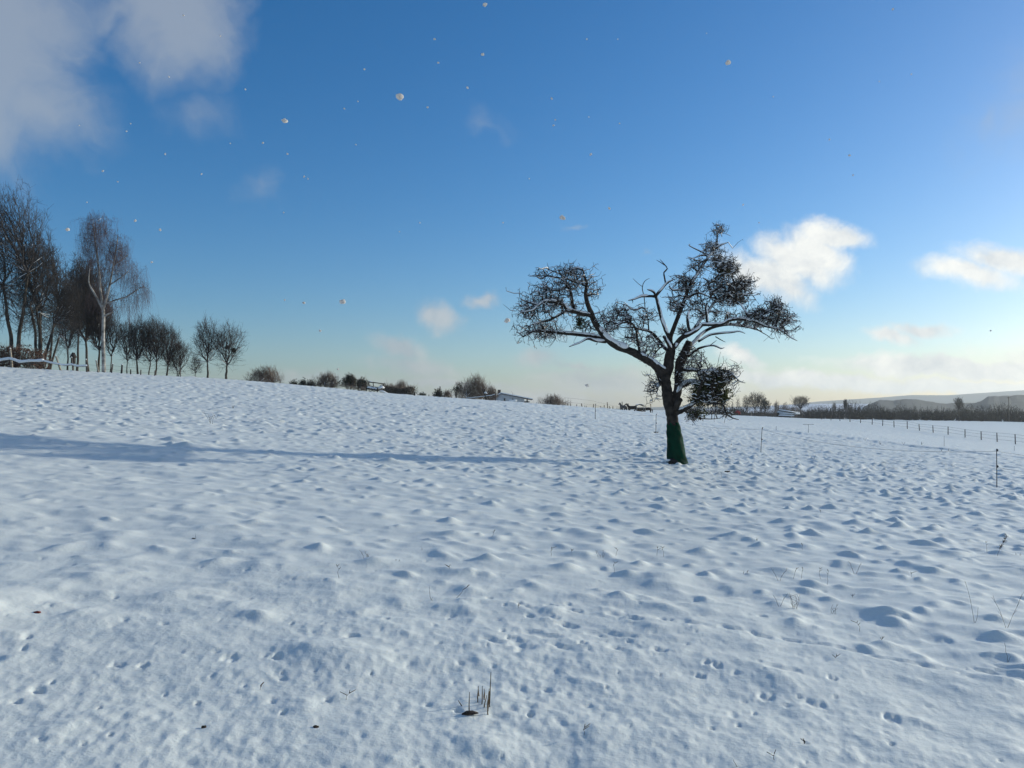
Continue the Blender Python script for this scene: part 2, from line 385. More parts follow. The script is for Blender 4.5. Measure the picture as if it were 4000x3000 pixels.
class MB:
    def __init__(s): s.V = []; s.Q = []; s.T = []; s.n = 0
    def add(s, V, Q=None, T=None):
        V = np.asarray(V, float)
        if Q is not None and len(Q): s.Q.append(np.asarray(Q)+s.n)
        if T is not None and len(T): s.T.append(np.asarray(T)+s.n)
        s.V.append(V); s.n += len(V)
    def box(s, c, size, rot=None):
        c = np.array(c, float); h = np.array(size, float)/2
        v = np.array([(x, y, z) for x in (-1, 1) for y in (-1, 1) for z in (-1, 1)])*h
        if rot is not None: v = v @ np.array(rot).T
        s.add(v+c, [(0, 1, 3, 2), (4, 6, 7, 5), (0, 4, 5, 1), (2, 3, 7, 6), (0, 2, 6, 4), (1, 5, 7, 3)])
    def tube(s, pts, rad, sides=8, cap=True, flat=1.0, seed=None, rough=0):
        P = np.asarray(pts, float); n = len(P); R = np.broadcast_to(np.asarray(rad, float), (n,)).copy()
        d = np.gradient(P, axis=0); d /= np.linalg.norm(d, axis=1)[:, None]+1e-9
        ref = np.array([0, 0, 1.]) if abs(d[:, 2]).mean() < .9 else np.array([0, 1., 0])
        u = np.cross(d, ref); u /= np.linalg.norm(u, axis=1)[:, None]+1e-9; w = np.cross(u, d)
        a = np.arange(sides)*2*math.pi/sides
        RR = R[:, None]*np.ones(sides)
        if rough: RR = RR*(1+rough*rng(seed or 1).normal(0, 1, RR.shape))
        V = P[:, None]+RR[..., None]*(np.cos(a)[None, :, None]*u[:, None]+flat*np.sin(a)[None, :, None]*w[:, None])
        i = np.arange(n-1)[:, None]*sides; j = np.arange(sides)[None]; k = (np.arange(sides)+1) % sides
        Q = np.stack([i+j, i+k, i+sides+k, i+sides+j], -1).reshape(-1, 4)
        V = V.reshape(-1, 3); T = None
        if cap:
            V = np.r_[V, P[:1], P[-1:]]; b = n*sides
            T = [(b, k_, j_) for j_, k_ in zip(range(sides), k)]+[(b+1, b-sides+j_, b-sides+k_) for j_, k_ in zip(range(sides), k)]
        s.add(V, Q, T)
    def prisms(s, A, B, ra, rb, sides=3):
        A = np.asarray(A, float); B = np.asarray(B, float); n = len(A)
        if n == 0: return
        ra = np.broadcast_to(ra, n); rb = np.broadcast_to(rb, n)
        d = B-A; d = d/(np.linalg.norm(d, axis=1)[:, None]+1e-9)
        ref = np.where(np.abs(d[:, 2:3]) < .9, [[0, 0, 1.]], [[0, 1., 0]])
        u = np.cross(d, ref); u /= np.linalg.norm(u, axis=1)[:, None]+1e-9; w = np.cross(u, d)
        a = np.arange(sides)*2*math.pi/sides+.4
        off = np.cos(a)[None, :, None]*u[:, None]+np.sin(a)[None, :, None]*w[:, None]
        V = np.stack([A[:, None]+off*ra[:, None, None], B[:, None]+off*rb[:, None, None]], 1)
        b = np.arange(n)[:, None]*2*sides; j = np.arange(sides)[None]; k = ((np.arange(sides)+1) % sides)[None]
        Q = np.stack([b+j, b+k, b+sides+k, b+sides+j], -1).reshape(-1, 4)
        s.add(V.reshape(-1, 3), Q)
    def leaves(s, C, size, seed=0, elong=2.2, tilt=None):
        R = rng(seed); n = len(C); a = R.normal(0, 1, (n, 3)); a /= np.linalg.norm(a, axis=1)[:, None]
        b = np.cross(a, R.normal(0, 1, (n, 3))); b /= np.linalg.norm(b, axis=1)[:, None]
        sz = size*(.6+.8*R.random(n))[:, None]
        V = np.stack([C-a*sz, C+b*sz/elong, C+a*sz, C-b*sz/elong], 1).reshape(-1, 3)
        s.add(V, np.arange(n*4).reshape(-1, 4))
    def build(s, name, material, parent=None, smooth=False, kind=None):
        if s.n == 0: return None
        fs = []
        if s.Q: fs.append(np.concatenate([np.asarray(q).reshape(-1, 4) for q in s.Q]))
        if s.T: fs.append(np.concatenate([np.asarray(t).reshape(-1, 3) for t in s.T]))
        return fast_mesh(name, np.concatenate(s.V), fs, material, parent, smooth, kind)
def spline(pts, step):
    """Catmull-Rom through rows (x,y,z,r)"""
    P = np.asarray(pts, float)
    if len(P) < 3: n = max(3, int(np.linalg.norm(P[1, :3]-P[0, :3])/step)+1); t = np.linspace(0, 1, n)[:, None]; return P[0]*(1-t)+P[1]*t
    Q = np.r_[[2*P[0]-P[1]], P, [2*P[-1]-P[-2]]]; out = []
    for i in range(1, len(Q)-2):
        p0, p1, p2, p3 = Q[i-1:i+3]; n = max(2, int(np.linalg.norm(p2[:3]-p1[:3])/step)); t = np.arange(n)[:, None]/n
        out.append(.5*(2*p1+(p2-p0)*t+(2*p0-5*p1+4*p2-p3)*t*t+(3*p1-p0-3*p2+p3)*t**3))
    r = np.concatenate(out+[P[-1:]]); r[:, 3] = np.maximum(r[:, 3], P[:, 3].min()*.8); return r

def snow_tube(mb, L, seed=0, thick=.58, wide=.74, minz=.8, gap=.16):
    """a ridge of snow lying along the upper side of a limb"""
    P = L[:, :3]; r = L[:, 3]; d = np.gradient(P, axis=0); d /= np.linalg.norm(d, axis=1)[:, None]+1e-9
    R = rng(seed); t = np.arange(len(P))
    w = 1+.25*np.interp(t, t[::3], R.normal(0, 1, len(t[::3])))
    flat = 1-np.abs(d[:, 2])
    on = (np.abs(d[:, 2]) < minz)
    on &= np.interp(t, t[::4], R.random(len(t[::4]))) > gap
    i = 0; n = len(P)
    while i < n:
        if not on[i]: i += 1; continue
        j = i
        while j+1 < n and on[j+1]: j += 1
        if j-i >= 2:
            sl = slice(i, j+1); k = np.arange(j-i+1); e = np.minimum(1, np.minimum(k+.35, (j-i)-k+.35)/1.6)
            rr = (r[sl]*wide+.006)*w[sl]*e; Q = P[sl].copy(); Q[:, 2] += r[sl]*thick*np.clip(flat[sl]*1.7, .3, 1)+.004
            # on steep limbs the snow clings to the weather side
            Q[:, 0] += r[sl]*.30*np.abs(d[sl, 2]); Q[:, 1] -= r[sl]*.36
            mb.tube(Q, rr, 8, True, .8, seed+i, .10)
        i = j+1

def dendrite(roots, rpath, pts, bf=.35, seed=0, maxlen=9e9):
    """join every point to the skeleton by the cheapest way (new wood + a share of the way back)"""
    nr = len(roots); N = nr+len(pts)
    P = np.zeros((N, 3)); P[:nr] = roots; path = np.zeros(N); path[:nr] = rpath; par = np.full(N, -1)
    R = rng(seed)
    d0 = np.array([np.min(np.linalg.norm(roots-p, axis=1)+bf*rpath) for p in pts]) if len(pts)*nr < 4e6 else np.linalg.norm(pts-roots[0], axis=1)
    order = np.argsort(d0*(1+.12*R.normal(0, 1, len(pts)))); n = nr
    for i in order:
        p = pts[i]; d = P[:n]-p; dd = np.sqrt(np.einsum('ij,ij->i', d, d)); c = dd+bf*path[:n]; j = int(np.argmin(c))
        P[n] = p; par[n] = j; path[n] = path[j]+dd[j]; n += 1
    cnt = np.zeros(N)
    has = np.zeros(N, bool)
    for i in range(N-1, nr-1, -1):
        if not has[i]: cnt[i] += 1
        if par[i] >= 0: cnt[par[i]] += cnt[i]; has[par[i]] = True
    return P, par, cnt, ~has

def ellip(n, c, r, seed, hollow=.0, zmin=None):
    R = rng(seed); a = R.normal(0, 1, (n, 3)); a /= np.linalg.norm(a, axis=1)[:, None]
    t = (hollow+(1-hollow)*R.random(n))**(1/2.4); p = np.array(c)+a*t[:, None]*np.array(r)
    return p if zmin is None else p[p[:, 2] > zmin]

def grow_tips(P, par, tips, n_per, length, seed, up=.3, droop=0):
    R = rng(seed); idx = np.nonzero(tips)[0]; idx = idx[par[idx] >= 0]; idx = np.repeat(idx, n_per)
    d = P[idx]-P[par[idx]]; d /= np.linalg.norm(d, axis=1)[:, None]+1e-9
    d = d+R.normal(0, .55, d.shape); d[:, 2] += up; d /= np.linalg.norm(d, axis=1)[:, None]
    B = P[idx]+d*(length*(.4+.9*R.random(len(idx))))[:, None]
    if droop: B[:, 2] -= droop*R.random(len(idx))
    return P[idx], B

# ---------------------------------------------------------------- ground sheet
def build_ground():
    th = np.concatenate([np.linspace(-38, 38, 850), np.linspace(40, 320, 60)[1:-1]])*math.pi/180
    r = [0.4, 1.0, 1.8, 2.6, 3.3]; 
    while r[-1] < 62: r.append(r[-1]+max(.012, .0047*r[-1]))
    while r[-1] < 200: r.append(r[-1]*1.012)
    while r[-1] < 4200: r.append(r[-1]*1.09)
    r = np.array(r); nt = len(th)
    X = r[:, None]*np.sin(th)[None]; Y = -1+r[:, None]*np.cos(th)[None]
    Z = height(X.ravel(), Y.ravel())
    V = np.c_[X.ravel(), Y.ravel(), Z]; V = np.r_[V, [[0, -1, float(height(0, -1)[0])]]]
    i = np.arange(len(r)-1)[:, None]*nt; j = np.arange(nt)[None]; k = ((np.arange(nt)+1) % nt)[None]
    Q = np.stack([i+j, i+nt+j, i+nt+k, i+k], -1).reshape(-1, 4)
    c = len(V)-1; T = np.stack([np.full(nt, c), np.arange(nt), (np.arange(nt)+1) % nt], -1)
    o = fast_mesh('ground', V, [Q, T], M['ground'], smooth=True); o['kind'] = 'structure'
build_ground()

def build_hills():
    def ridge(name, prof, d, material, depth, base=-9, rough=0, seed=0, bank=.5):
        us = np.array([p[0] for p in prof], float); vs = np.array([p[1] for p in prof], float)
        n = int((us[-1]-us[0])/ (4 if rough else 12)); u = np.linspace(us[0], us[-1], n)
        v = np.interp(u, us, vs); ztopv = np.array([ztop(a, d) for a in v])
        x = (u-2000)/F*d
        if rough: ztopv = ztopv+rough*(fbm(x/25+seed, x*0+seed, 4)+.35*np.abs(fbm(x/6+seed, x*0, 2)))
        rows = []; ts = np.array([-1, -.8, -.6, -.42, -.28, -.16, -.07, 0, .12, .4, 1.0])
        for t in ts:
            e = (1-abs(t))**1.3 if t < 0 else (1-t)
            y = d+t*depth+ (fbm(x/60, x*0+t*4, 2)*depth*.06 if rough else 0)
            zz = base+(ztopv-base)*e
            if rough and t < 0: zz = zz+rough*.8*fbm(x/18+9*t, x*0+t*17, 3)*(1 if t < -.02 else 0)
            rows.append(np.c_[x*(1+t*depth/d), np.broadcast_to(y, x.shape), zz])
        V = np.concatenate(rows); m = len(ts); i = np.arange(m-1)[:, None]*n; j = np.arange(n-1)[None]
        Q = np.stack([i+j, i+j+1, i+n+j+1, i+n+j], -1).reshape(-1, 4)
        o = fast_mesh(name, V, [Q], material, smooth=not rough); o['kind'] = 'structure'
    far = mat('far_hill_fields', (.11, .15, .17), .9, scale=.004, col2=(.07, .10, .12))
    near_ = mat('wooded_slope', (.012, .026, .036), .95, scale=.05, col2=(.04, .055, .062))
    field = mat('snowy_slope', (.80, .82, .86), .9, .03, .01)
    ridge('hills', [(600,1600),(1800,1600),(2250,1602),(2400,1597),(2600,1589),(2760,1591),(3000,1586),(3100,1579),(3200,1568),(3450,1552),(3560,1543),(3700,1544),(3850,1534),(4000,1524),(4300,1508),(5200,1540)], 2700, far, 700)
    ridge('snowy_slope', [(2700,1600),(2900,1592),(3060,1582),(3200,1577),(3400,1577),(3430,1590),(3470,1605)], 1000, field, 220)
    ridge('wooded_hill', [(3340,1605),(3400,1578),(3435,1564),(3480,1562),(3540,1559),(3600,1565),(3690,1576),(3760,1575),(3800,1574),(3838,1562),(3860,1549),(3900,1546),(4000,1545),(4300,1548),(4700,1580)], 950, near_, 200, rough=1.5, seed=3)
build_hills()

# ---------------------------------------------------------------- the old fruit tree in the field
TY = 22.0
TB = hit(2640, 1806, .03); TY = TB[1]
CS = TY/F/1.595                                   # metres per unit of the survey sketch
def tp(cx, cy, dy=0.0, r=0.0):
    """sketch units -> position relative to the foot of the tree"""
    u = 1950+cx/1.595; v = 820+cy/1.595; y = TY+dy; d = ray(u, v)
    return (d[0]/d[1]*y-TB[0], dy, EYE+d[2]/d[1]*y-TB[2], r*CS)
def c3(cx, cy): return ((450+cx/2.765)*1.595, (30+cy/2.765)*1.595)   # second sketch sheet (upper right of the crown)

def hero_tree():
    root = empty('fruit_tree', TB, 'old leaning fruit tree, nearly bare and snow topped, green net round its trunk', 'tree')
    skeleton = []                                 # (points, path start) for the twigs
    def limb(name, pts, three=False, dy0=0.0, dy1=0.0, label=None, sides=10, snow=True, seed=1, wig=.0, twiggy=True, minz=.86):
        P = []
        n = len(pts)
        for i, q in enumerate(pts):
            cx, cy, r = q[:3]
            if three: cx, cy = c3(cx, cy); r = r*.58
            t = i/(n-1); P.append(tp(cx, cy, dy0+(dy1-dy0)*t, r))
        L = spline(P, .07); R = rng(seed); k = len(L)
        if wig: 
            t = np.arange(k)
            for ax in range(3): L[:, ax] += np.interp(t, t[::4], R.normal(0, wig, len(t[::4])))*np.minimum(1, t/4)
        mb = MB(); mb.tube(L[:, :3], L[:, 3], sides, True, 1, seed, .05)
        o = mb.build(name, M['bark'], root, True)
        if label: o['label'] = label
        if snow:
            sm = MB(); snow_tube(sm, L, seed+50, minz=minz); s = sm.build('snow_cap', M['snow'], o, True, kind='stuff')
            if s: s['label'] = 'strip of snow lying on the limb'
        if twiggy: skeleton.append(L)
        return L
    # trunk and its second stem
    trunk = limb('trunk', [(1110,1590,56),(1106,1560,51),(1102,1500,45),(1093,1420,40),(1084,1340,36),(1075,1270,35),(1060,1200,33),(1045,1120,31),(1037,1050,31),(1042,1000,31),(1052,950,31),(1066,900,30),(1072,862,24)], sides=18, snow=False, wig=.012, seed=3)
    limb('trunk_fork', [(1088,1262,26),(1098,1180,26),(1112,1100,25),(1120,1030,26),(1128,960,28),(1150,905,29),(1170,860,26),(1185,820,22)], dy0=.0, dy1=.25, sides=14, snow=False, wig=.012, seed=4)
    limb('root', [(1100,1560,34),(1075,1582,26),(1060,1592,16)], dy0=-.06, dy1=-.25, sides=10, seed=5, snow=False, twiggy=False)
    limb('root', [(1110,1575,26),(1132,1590,20),(1150,1600,12)], dy0=-.05, dy1=-.22, sides=10, seed=6, snow=False, twiggy=False)
    L = 'limb'
    # left side
    A = limb(L, [(1030,1075,34),(1000,1000,30),(960,955,27),(900,920,26),(820,880,24),(740,850,24),(680,812,22),(640,770,20),(600,710,18),(572,640,17),(550,580,14),(540,520,12),(546,470,10),(535,420,7),(520,370,4)], dy0=0, dy1=-.5, seed=10, wig=.008)
    limb(L, [(1040,1010,26),(1005,985,24),(960,950,18)], dy0=-.05, dy1=-.1, seed=11, minz=.95)
    limb(L, [(680,812,16),(600,792,14),(500,776,13),(400,766,12),(320,760,10),(240,750,8),(190,765,6),(150,790,4)], dy0=-.2, dy1=.3, seed=12, wig=.01)
    limb('dead_branch', [(665,822,10),(600,815,9),(550,802,8),(500,828,5),(436,852,2.5)], dy0=-.2, dy1=-.7, seed=13, twiggy=False, label='bare dead branch below the left limb')
    limb(L, [(576,660,15),(540,650,14),(500,640,14),(430,620,14),(410,590,12),(350,570,11),(290,565,10),(240,592,7),(200,630,5),(130,640,3)], dy0=-.3, dy1=-1.1, seed=14, wig=.01)
    limb(L, [(480,642,10),(462,600,10),(450,540,9),(438,500,8),(424,478,6),(400,430,4)], dy0=-.4, dy1=-.1, seed=15, wig=.008)
    limb(L, [(548,480,8),(510,456,8),(470,448,7),(420,430,5),(370,400,4),(300,370,3)], dy0=-.4, dy1=.4, seed=16, wig=.01)
    limb(L, [(430,620,10),(380,650,8),(320,680,7),(260,700,5),(200,720,3)], dy0=-.4, dy1=-.1, seed=17, wig=.01)
    # left centre
    limb(L, [(620,1455,25),(540,1402,22),(480,1330,18),(420,1262,17),(370,1222,14),(300,1210,12),(230,1195,10),(150,1185,7),(60,1190,4)], True, .1, .9, seed=20, wig=.01)
    limb(L, [(372,1215,8),(350,1050,6),(332,950,5),(315,850,5),(300,760,4.5),(330,690,3.5),(380,662,2)], True, .4, .3, seed=21, wig=.01, snow=False)
    limb('dead_branch', [(302,745,3.5),(260,715,3),(200,658,1.6)], True, .35, .2, seed=22, snow=False, twiggy=False)
    limb(L, [(285,1480,15),(262,1400,13),(245,1300,12),(238,1222,12),(205,1150,12),(150,1130,11),(60,1140,8),(0,1170,6),(-80,1200,4)], True, -.1, -.6, seed=23, wig=.01, minz=.93)
    limb(L, [(595,1300,20),(562,1240,20),(522,1130,19),(490,1010,18),(462,900,17),(446,845,16)], True, .0, -.2, seed=24, wig=.008, minz=.98, twiggy=False)
    limb('dead_branch', [(446,850,14),(430,812,12),(400,790,10),(356,778,4)], True, -.2, -.5, seed=25, twiggy=False)
    limb('dead_branch', [(440,852,15),(370,848,13),(285,852,12),(215,882,8),(150,895,4)], True, -.2, -.4, seed=26, twiggy=False)
    limb('dead_branch', [(185,885,6),(200,908,4),(192,925,2)], True, -.4, -.4, seed=27, twiggy=False, snow=False)
    limb('dead_branch', [(450,842,16),(500,782,15),(560,712,13),(605,685,9),(655,664,3)], True, -.2, -.5, seed=28, twiggy=False)
    limb('dead_branch', [(555,720,9),(542,650,8),(535,592,8),(572,552,7),(540,505,5),(492,452,2)], True, -.3, -.5, seed=29, twiggy=False, snow=False)
    limb('dead_branch', [(545,515,4.5),(500,485,4),(455,458,2)], True, -.45, -.3, seed=30, twiggy=False, snow=False)
    limb('stub', [(612,1425,21),(575,1352,20),(535,1282,17)], True, -.1, -.35, seed=31, twiggy=False, minz=.95, label='sawn off limb stub')
    # leader
    limb(L, [(612,1385,25),(604,1290,24),(645,1180,23),(692,1060,22),(742,940,20),(782,830,20),(832,700,18),(902,600,16),(982,480,15),(1042,390,14),(1100,322,13),(1165,292,8),(1228,270,3)], True, .1, .3, seed=32, wig=.008, minz=.9)
    limb(L, [(1110,312,11),(1108,240,9),(1110,190,7),(1105,140,4),(1092,90,2)], True, .3, .3, seed=33, wig=.006, snow=False)
    limb('dead_branch', [(1012,432,8),(960,382,7),(880,342,6),(806,302,4),(818,284,2)], True, .25, 0, seed=34)
    limb(L, [(985,410,8),(915,412,6),(850,440,4),(790,425,2.5)], True, .25, -.1, seed=35)
    limb(L, [(1008,457,9),(1100,460,9),(1170,482,8),(1212,532,5)], True, .25, .0, seed=36, minz=.95)
    limb(L, [(1040,850,7),(1022,745,8),(1012,692,8),(955,650,5)], True, .4, .3, seed=37)
    limb(L, [(842,832,9),(900,812,9),(945,822,8),(1035,862,5)], True, .3, 0, seed=38)
    limb(L, [(788,772,9),(700,782,9),(625,782,9),(590,738,5)], True, .25, -.1, seed=39)
    limb(L, [(832,700,8),(760,660,6),(700,625,5),(600,635,2.5)], True, .25, .5, seed=40)
    # right side
    limb(L, [(630,1420,30),(722,1302,26),(800,1262,24),(880,1215,22),(950,1160,20),(1002,1162,18),(1150,1150,18),(1232,1112,17),(1330,1096,17),(1430,1100,16),(1540,1125,14),(1640,1172,12),(1750,1202,10),(1830,1242,8),(1902,1300,6),(1972,1335,2.5)], True, 0, -.8, seed=41, wig=.008)
    limb(L, [(1430,1090,12),(1482,1042,12),(1590,1042,10),(1660,1000,9),(1740,985,6),(1830,930,3)], True, -.4, -.2, seed=42, wig=.008)
    limb(L, [(710,1510,26),(800,1402,24),(880,1320,22),(952,1250,18),(1042,1192,16),(1200,1160,14),(1320,1165,12),(1450,1185,10),(1590,1222,5)], True, .3, .9, seed=43, wig=.008)
    limb('dead_branch', [(905,1340,13),(1020,1272,12),(1120,1252,11),(1262,1240,9),(1350,1230,6),(1412,1252,2.5)], True, .2, -.4, seed=44, twiggy=False)
    limb('dead_branch', [(1092,1286,6),(1150,1320,5),(1200,1346,2)], True, -.1, -.3, seed=45, twiggy=False, snow=False)
    limb('dead_branch', [(1500,1170,6),(1560,1220,5),(1650,1272,4),(1702,1312,3),(1732,1294,1.6)], True, .2, .0, seed=46, twiggy=False, snow=False)
    limb('dead_branch', [(790,1500,15),(880,1432,13),(942,1402,12),(1040,1382,9),(1100,1390,8),(1150,1415,6),(1188,1404,2)], True, .2, -.4, seed=47, twiggy=False)
    limb('dead_branch', [(1030,1385,5),(1065,1355,4),(1104,1326,1.8)], True, -.1, -.2, seed=48, twiggy=False, snow=False)
    limb(L, [(1002,1150,16),(998,1062,15),(990,985,14),(1000,920,6)], True, .0, -.1, seed=49, minz=.99, twiggy=False)
    limb(L, [(862,1195,17),(952,1080,16),(1032,982,15),(1082,912,14),(1152,862,12),(1232,822,10),(1310,780,6),(1400,760,3)], True, .3, 1.0, seed=50, wig=.008)
    limb('dead_branch', [(835,1262,18),(800,1180,16),(790,1082,15),(800,1022,11),(822,985,6)], True, -.1, -.3, seed=51, twiggy=False, minz=.99, label='upright horn shaped stub')
    limb(L, [(1440,1060,10),(1410,1010,9),(1370,950,7),(1320,900,4)], True, -.3, -.1, seed=52)
    # low right
    limb(L, [(1096,1262,24),(1150,1242,18),(1200,1212,15),(1236,1162,12),(1252,1112,10),(1270,1060,6)], dy0=-.05, dy1=-.5, seed=53, wig=.008)
    limb('stub', [(1100,1245,20),(1112,1205,19),(1130,1180,16)], dy0=-.1, dy1=-.3, seed=54, twiggy=False, minz=.95)
    limb(L, [(1090,1150,18),(1120,1112,18),(1170,1082,16),(1210,1070,14),(1262,1082,8),(1330,1130,4)], dy0=.0, dy1=.2, seed=55, wig=.008)
    limb(L, [(1128,992,12),(1200,1000,10),(1300,996,9),(1400,1000,7),(1450,1022,5),(1495,1068,3),(1532,1080,1.5)], dy0=.15, dy1=.0, seed=56, wig=.008)
    limb(L, [(1250,1170,8),(1310,1200,7),(1390,1215,6),(1408,1262,5),(1440,1290,4),(1492,1304,2)], dy0=-.4, dy1=-.2, seed=57, wig=.01, snow=False)
    limb(L, [(1150,1245,8),(1190,1275,6),(1240,1295,4),(1310,1302,3),(1380,1298,1.5)], dy0=-.1, dy1=-.3, seed=58, wig=.01, snow=False)
    # twigs: scattered through the volumes the crown fills, each joined to the nearest wood
    R = rng(5); pts = []
    def vol(cx, cy, rx, ry, ry_depth, n, three=False, dy=0):
        a = R.normal(0, 1, (n, 3)); a /= np.linalg.norm(a, axis=1)[:, None]; t = R.random(n)**(1/2.9)
        t = t*(.62+.75*np.abs(pn(a[:, 0]*2.1+cx*.13, a[:, 2]*2.1+a[:, 1]+cy*.17))*2).clip(.5, 1.45)
        for q, s in zip(a, t):
            x = cx+q[0]*rx*s; y = cy+q[1]*ry*s
            if three: x, y = c3(x, y)
            pts.append(tp(x, y, dy+q[2]*ry_depth*s)[:3])
    vol(330, 560, 210, 130, .75, 620, dy=-.5); vol(430, 420, 150, 105, .7, 480, dy=-.2); vol(260, 400, 60, 50, .3, 60)
    vol(270, 760, 180, 80, .6, 420, dy=.1); vol(180, 620, 90, 90, .5, 170, dy=-.7); vol(590, 500, 60, 90, .4, 80, dy=-.3)
    vol(720, 690, 130, 100, .6, 330, dy=-.2); vol(760, 620, 80, 50, .4, 80, dy=.3); vol(560, 720, 120, 60, .4, 90)
    vol(920, 660, 75, 95, .5, 150, dy=.4); vol(930, 860, 130, 110, .6, 260, dy=.1); vol(960, 1120, 55, 95, .4, 130); vol(930,1050,45,40,.3,30)
    vol(820, 780, 70, 60, .5, 90)
    vol(1115, 130, 105, 80, .3, 130, True, .3); vol(1040, 330, 130, 90, .5, 150, True, .3); vol(1130, 480, 160, 140, .6, 320, True, .2)
    vol(1230, 560, 150, 110, .6, 300, True, .3); vol(900, 520, 120, 110, .5, 120, True, .2); vol(1150, 720, 230, 170, .8, 380, True, .4)
    vol(1330, 800, 230, 160, .8, 430, True, .4); vol(1250, 900, 240, 70, .8, 320, True, .5); vol(760, 720, 160, 120, .6, 300, True, .4)
    vol(680, 950, 120, 110, .5, 170, True, .4); vol(880, 900, 120, 150, .5, 170, True, .5); vol(1120, 1060, 300, 80, .6, 260, True, .4)
    vol(1740, 1040, 215, 140, .6, 330, True, -.3); vol(1850, 1160, 190, 140, .5, 280, True, -.6); vol(1550, 1060, 150, 90, .5, 200, True, -.4)
    vol(1480, 1140, 260, 60, .5, 180, True, .4); vol(1750,920,80,60,.3,60,True,-.2); vol(740, 1230, 70, 60, .3, 80, True, .2); vol(1430, 700, 110, 80, .5, 120, True, .3)
    vol(1190, 940, 110, 95, .5, 330, dy=.2); vol(1330, 1040, 150, 80, .6, 420, dy=0); vol(1400, 1040, 90, 60, .5, 200); vol(1300, 1180, 150, 90, .6, 330, dy=-.3)
    vol(1210, 1280, 70, 45, .4, 160, dy=-.2); vol(1420, 1270, 50, 40, .3, 60, dy=-.3); vol(1130, 1060, 60, 90, .4, 120); vol(1470, 990, 50, 50, .3, 30)
    pts_ = np.array(pts)
    pts_0 = len(pts)
    vol(340, 570, 265, 200, .9, 200, dy=-.3); vol(1180, 640, 310, 310, .9, 300, True, .3); vol(820, 850, 260, 260, .8, 200, True, .3); vol(1600, 1080, 400, 160, .8, 300, True, -.2)
    vol(800, 740, 230, 150, .8, 160, dy=0); vol(1300, 1100, 230, 170, .8, 260, dy=0)
    pts_ = np.array(pts); dn = pn(pts_[:, 0]/.42+3, pts_[:, 2]/.36)+.5*pn(pts_[:, 0]/.19, pts_[:, 2]/.19+pts_[:, 1]); pts_ = pts_[dn > -.3]
    nodes = []; path = []
    base = np.zeros(3)
    for Lk in skeleton:
        nodes.append(Lk[:, :3]); path.append(np.linalg.norm(Lk[:, :3], axis=1)*.25)
    P, par, cnt, tips = dendrite(np.concatenate(nodes), np.concatenate(path), pts_, .22, 7)
    P0 = P.copy(); nr = sum(len(a) for a in nodes)
    idx = np.arange(nr, len(P)); r = np.clip(.0058*cnt[idx]**.45, .0058, .03)
    A_, B_ = P[par[idx]], P[idx]; rp = r*1.12
    # every twig has a kink in it
    Rk = rng(8); ln = np.linalg.norm(B_-A_, axis=1)[:, None]; mid = (A_+B_)/2+Rk.normal(0, .13, A_.shape)*ln
    mb = MB(); mb.prisms(A_, mid, rp, r*1.05, 4); mb.prisms(mid, B_, r*1.05, r, 4)
    T1, T2 = grow_tips(P, par, cnt <= 3, 1, .13, 9, up=.22); mb.prisms(T1, T2, .0055, .0035)
    T3, T4 = T2, T2+Rk.normal(0, .04, T2.shape); 
    k = Rk.random(len(T3)) < .7; mb.prisms(T3[k], T4[k], .0055, .0045)        # spurs and buds
    tw = mb.build('twigs', M['twig'], root, kind='stuff')
    # snow caught along the level twigs
    SA = np.r_[A_, mid]; SB = np.r_[mid, B_]; sr = np.r_[rp, r]
    d = SB-SA; tl = np.abs(d[:, 2])/(np.linalg.norm(d, axis=1)+1e-9)
    k = (tl < .55) & (Rk.random(len(SA)) < .5)
    s = MB(); o_ = np.zeros((k.sum(), 3)); o_[:, 2] = sr[k]*.8+.004; o_[:, 1] = -.002
    s.prisms(SA[k]+o_, SB[k]+o_, sr[k]*.95+.0045, sr[k]*.85+.003, 4)
    d = T2-T1; tl = np.abs(d[:, 2])/(np.linalg.norm(d, axis=1)+1e-9); k = (tl < .5) & (Rk.random(len(T1)) < .3); o_ = np.zeros((k.sum(), 3)); o_[:, 2] = .007
    s.prisms(T1[k]+o_, T2[k]+o_, .0065, .003, 4)
    # pillows of snow in the forks
    q = P[idx][(cnt[idx] > 5)]; q = q[Rk.random(len(q)) < .35]
    s.prisms(q+Rk.normal(0, .02, q.shape)+[-.035, 0, .012], q+Rk.normal(0, .02, q.shape)+[.035, 0, .014], .019, .012, 5)
    s.build('twig_snow', M['snow'], root, kind='stuff')
    # leafy and mistletoe clumps
    def clump(name, label, cs, leafm, lsize, seed):
        mb = MB(); sb = MB()
        for (cx, cy, rx, ry, rd, n, dy) in cs:
            c = np.array(tp(cx, cy, dy)[:3]); Rr = rng(seed+cx); a = Rr.normal(0, 1, (n, 3)); a /= np.linalg.norm(a, axis=1)[:, None]
            t = Rr.random(n)**.55; t *= (.6+.9*(np.abs(pn(a[:, 0]*2.3+cx, a[:, 2]*2.3+cy)))*1.6)
            p = c+a*t[:, None]*np.array([rx*CS, rd, ry*CS]); p = p[pn(p[:, 0]/.17, p[:, 2]/.17+p[:, 1]*2)+.4*pn(p[:, 0]/.06, p[:, 2]/.06) > -.12]; n = len(p); mb.leaves(p, lsize, seed)
            k = Rr.random(n) < .12; sb.prisms(np.repeat(c[None], k.sum(), 0)+(p[k]-c)*.3, p[k], .004, .0025)
        o = mb.build(name, M[leafm], root, kind='stuff'); o['label'] = label; sb.build('stems', M['twig'], o)
    clump('mistletoe', 'big dark green leafy clump low on the right of the crown', [(1310,1110,125,110,.38,5200,-.1),(1370,1060,95,80,.32,2600,0),(1260,1170,100,80,.35,1800,-.2),(1390,1160,70,80,.3,1700,-.1),(1235,1270,70,45,.25,420,-.2)], 'green', .032, 1)
    clump('mistletoe', 'ball of mistletoe hanging under the left limbs', [(503,705,52,50,.22,1500,-.2)], 'green', .022, 2)
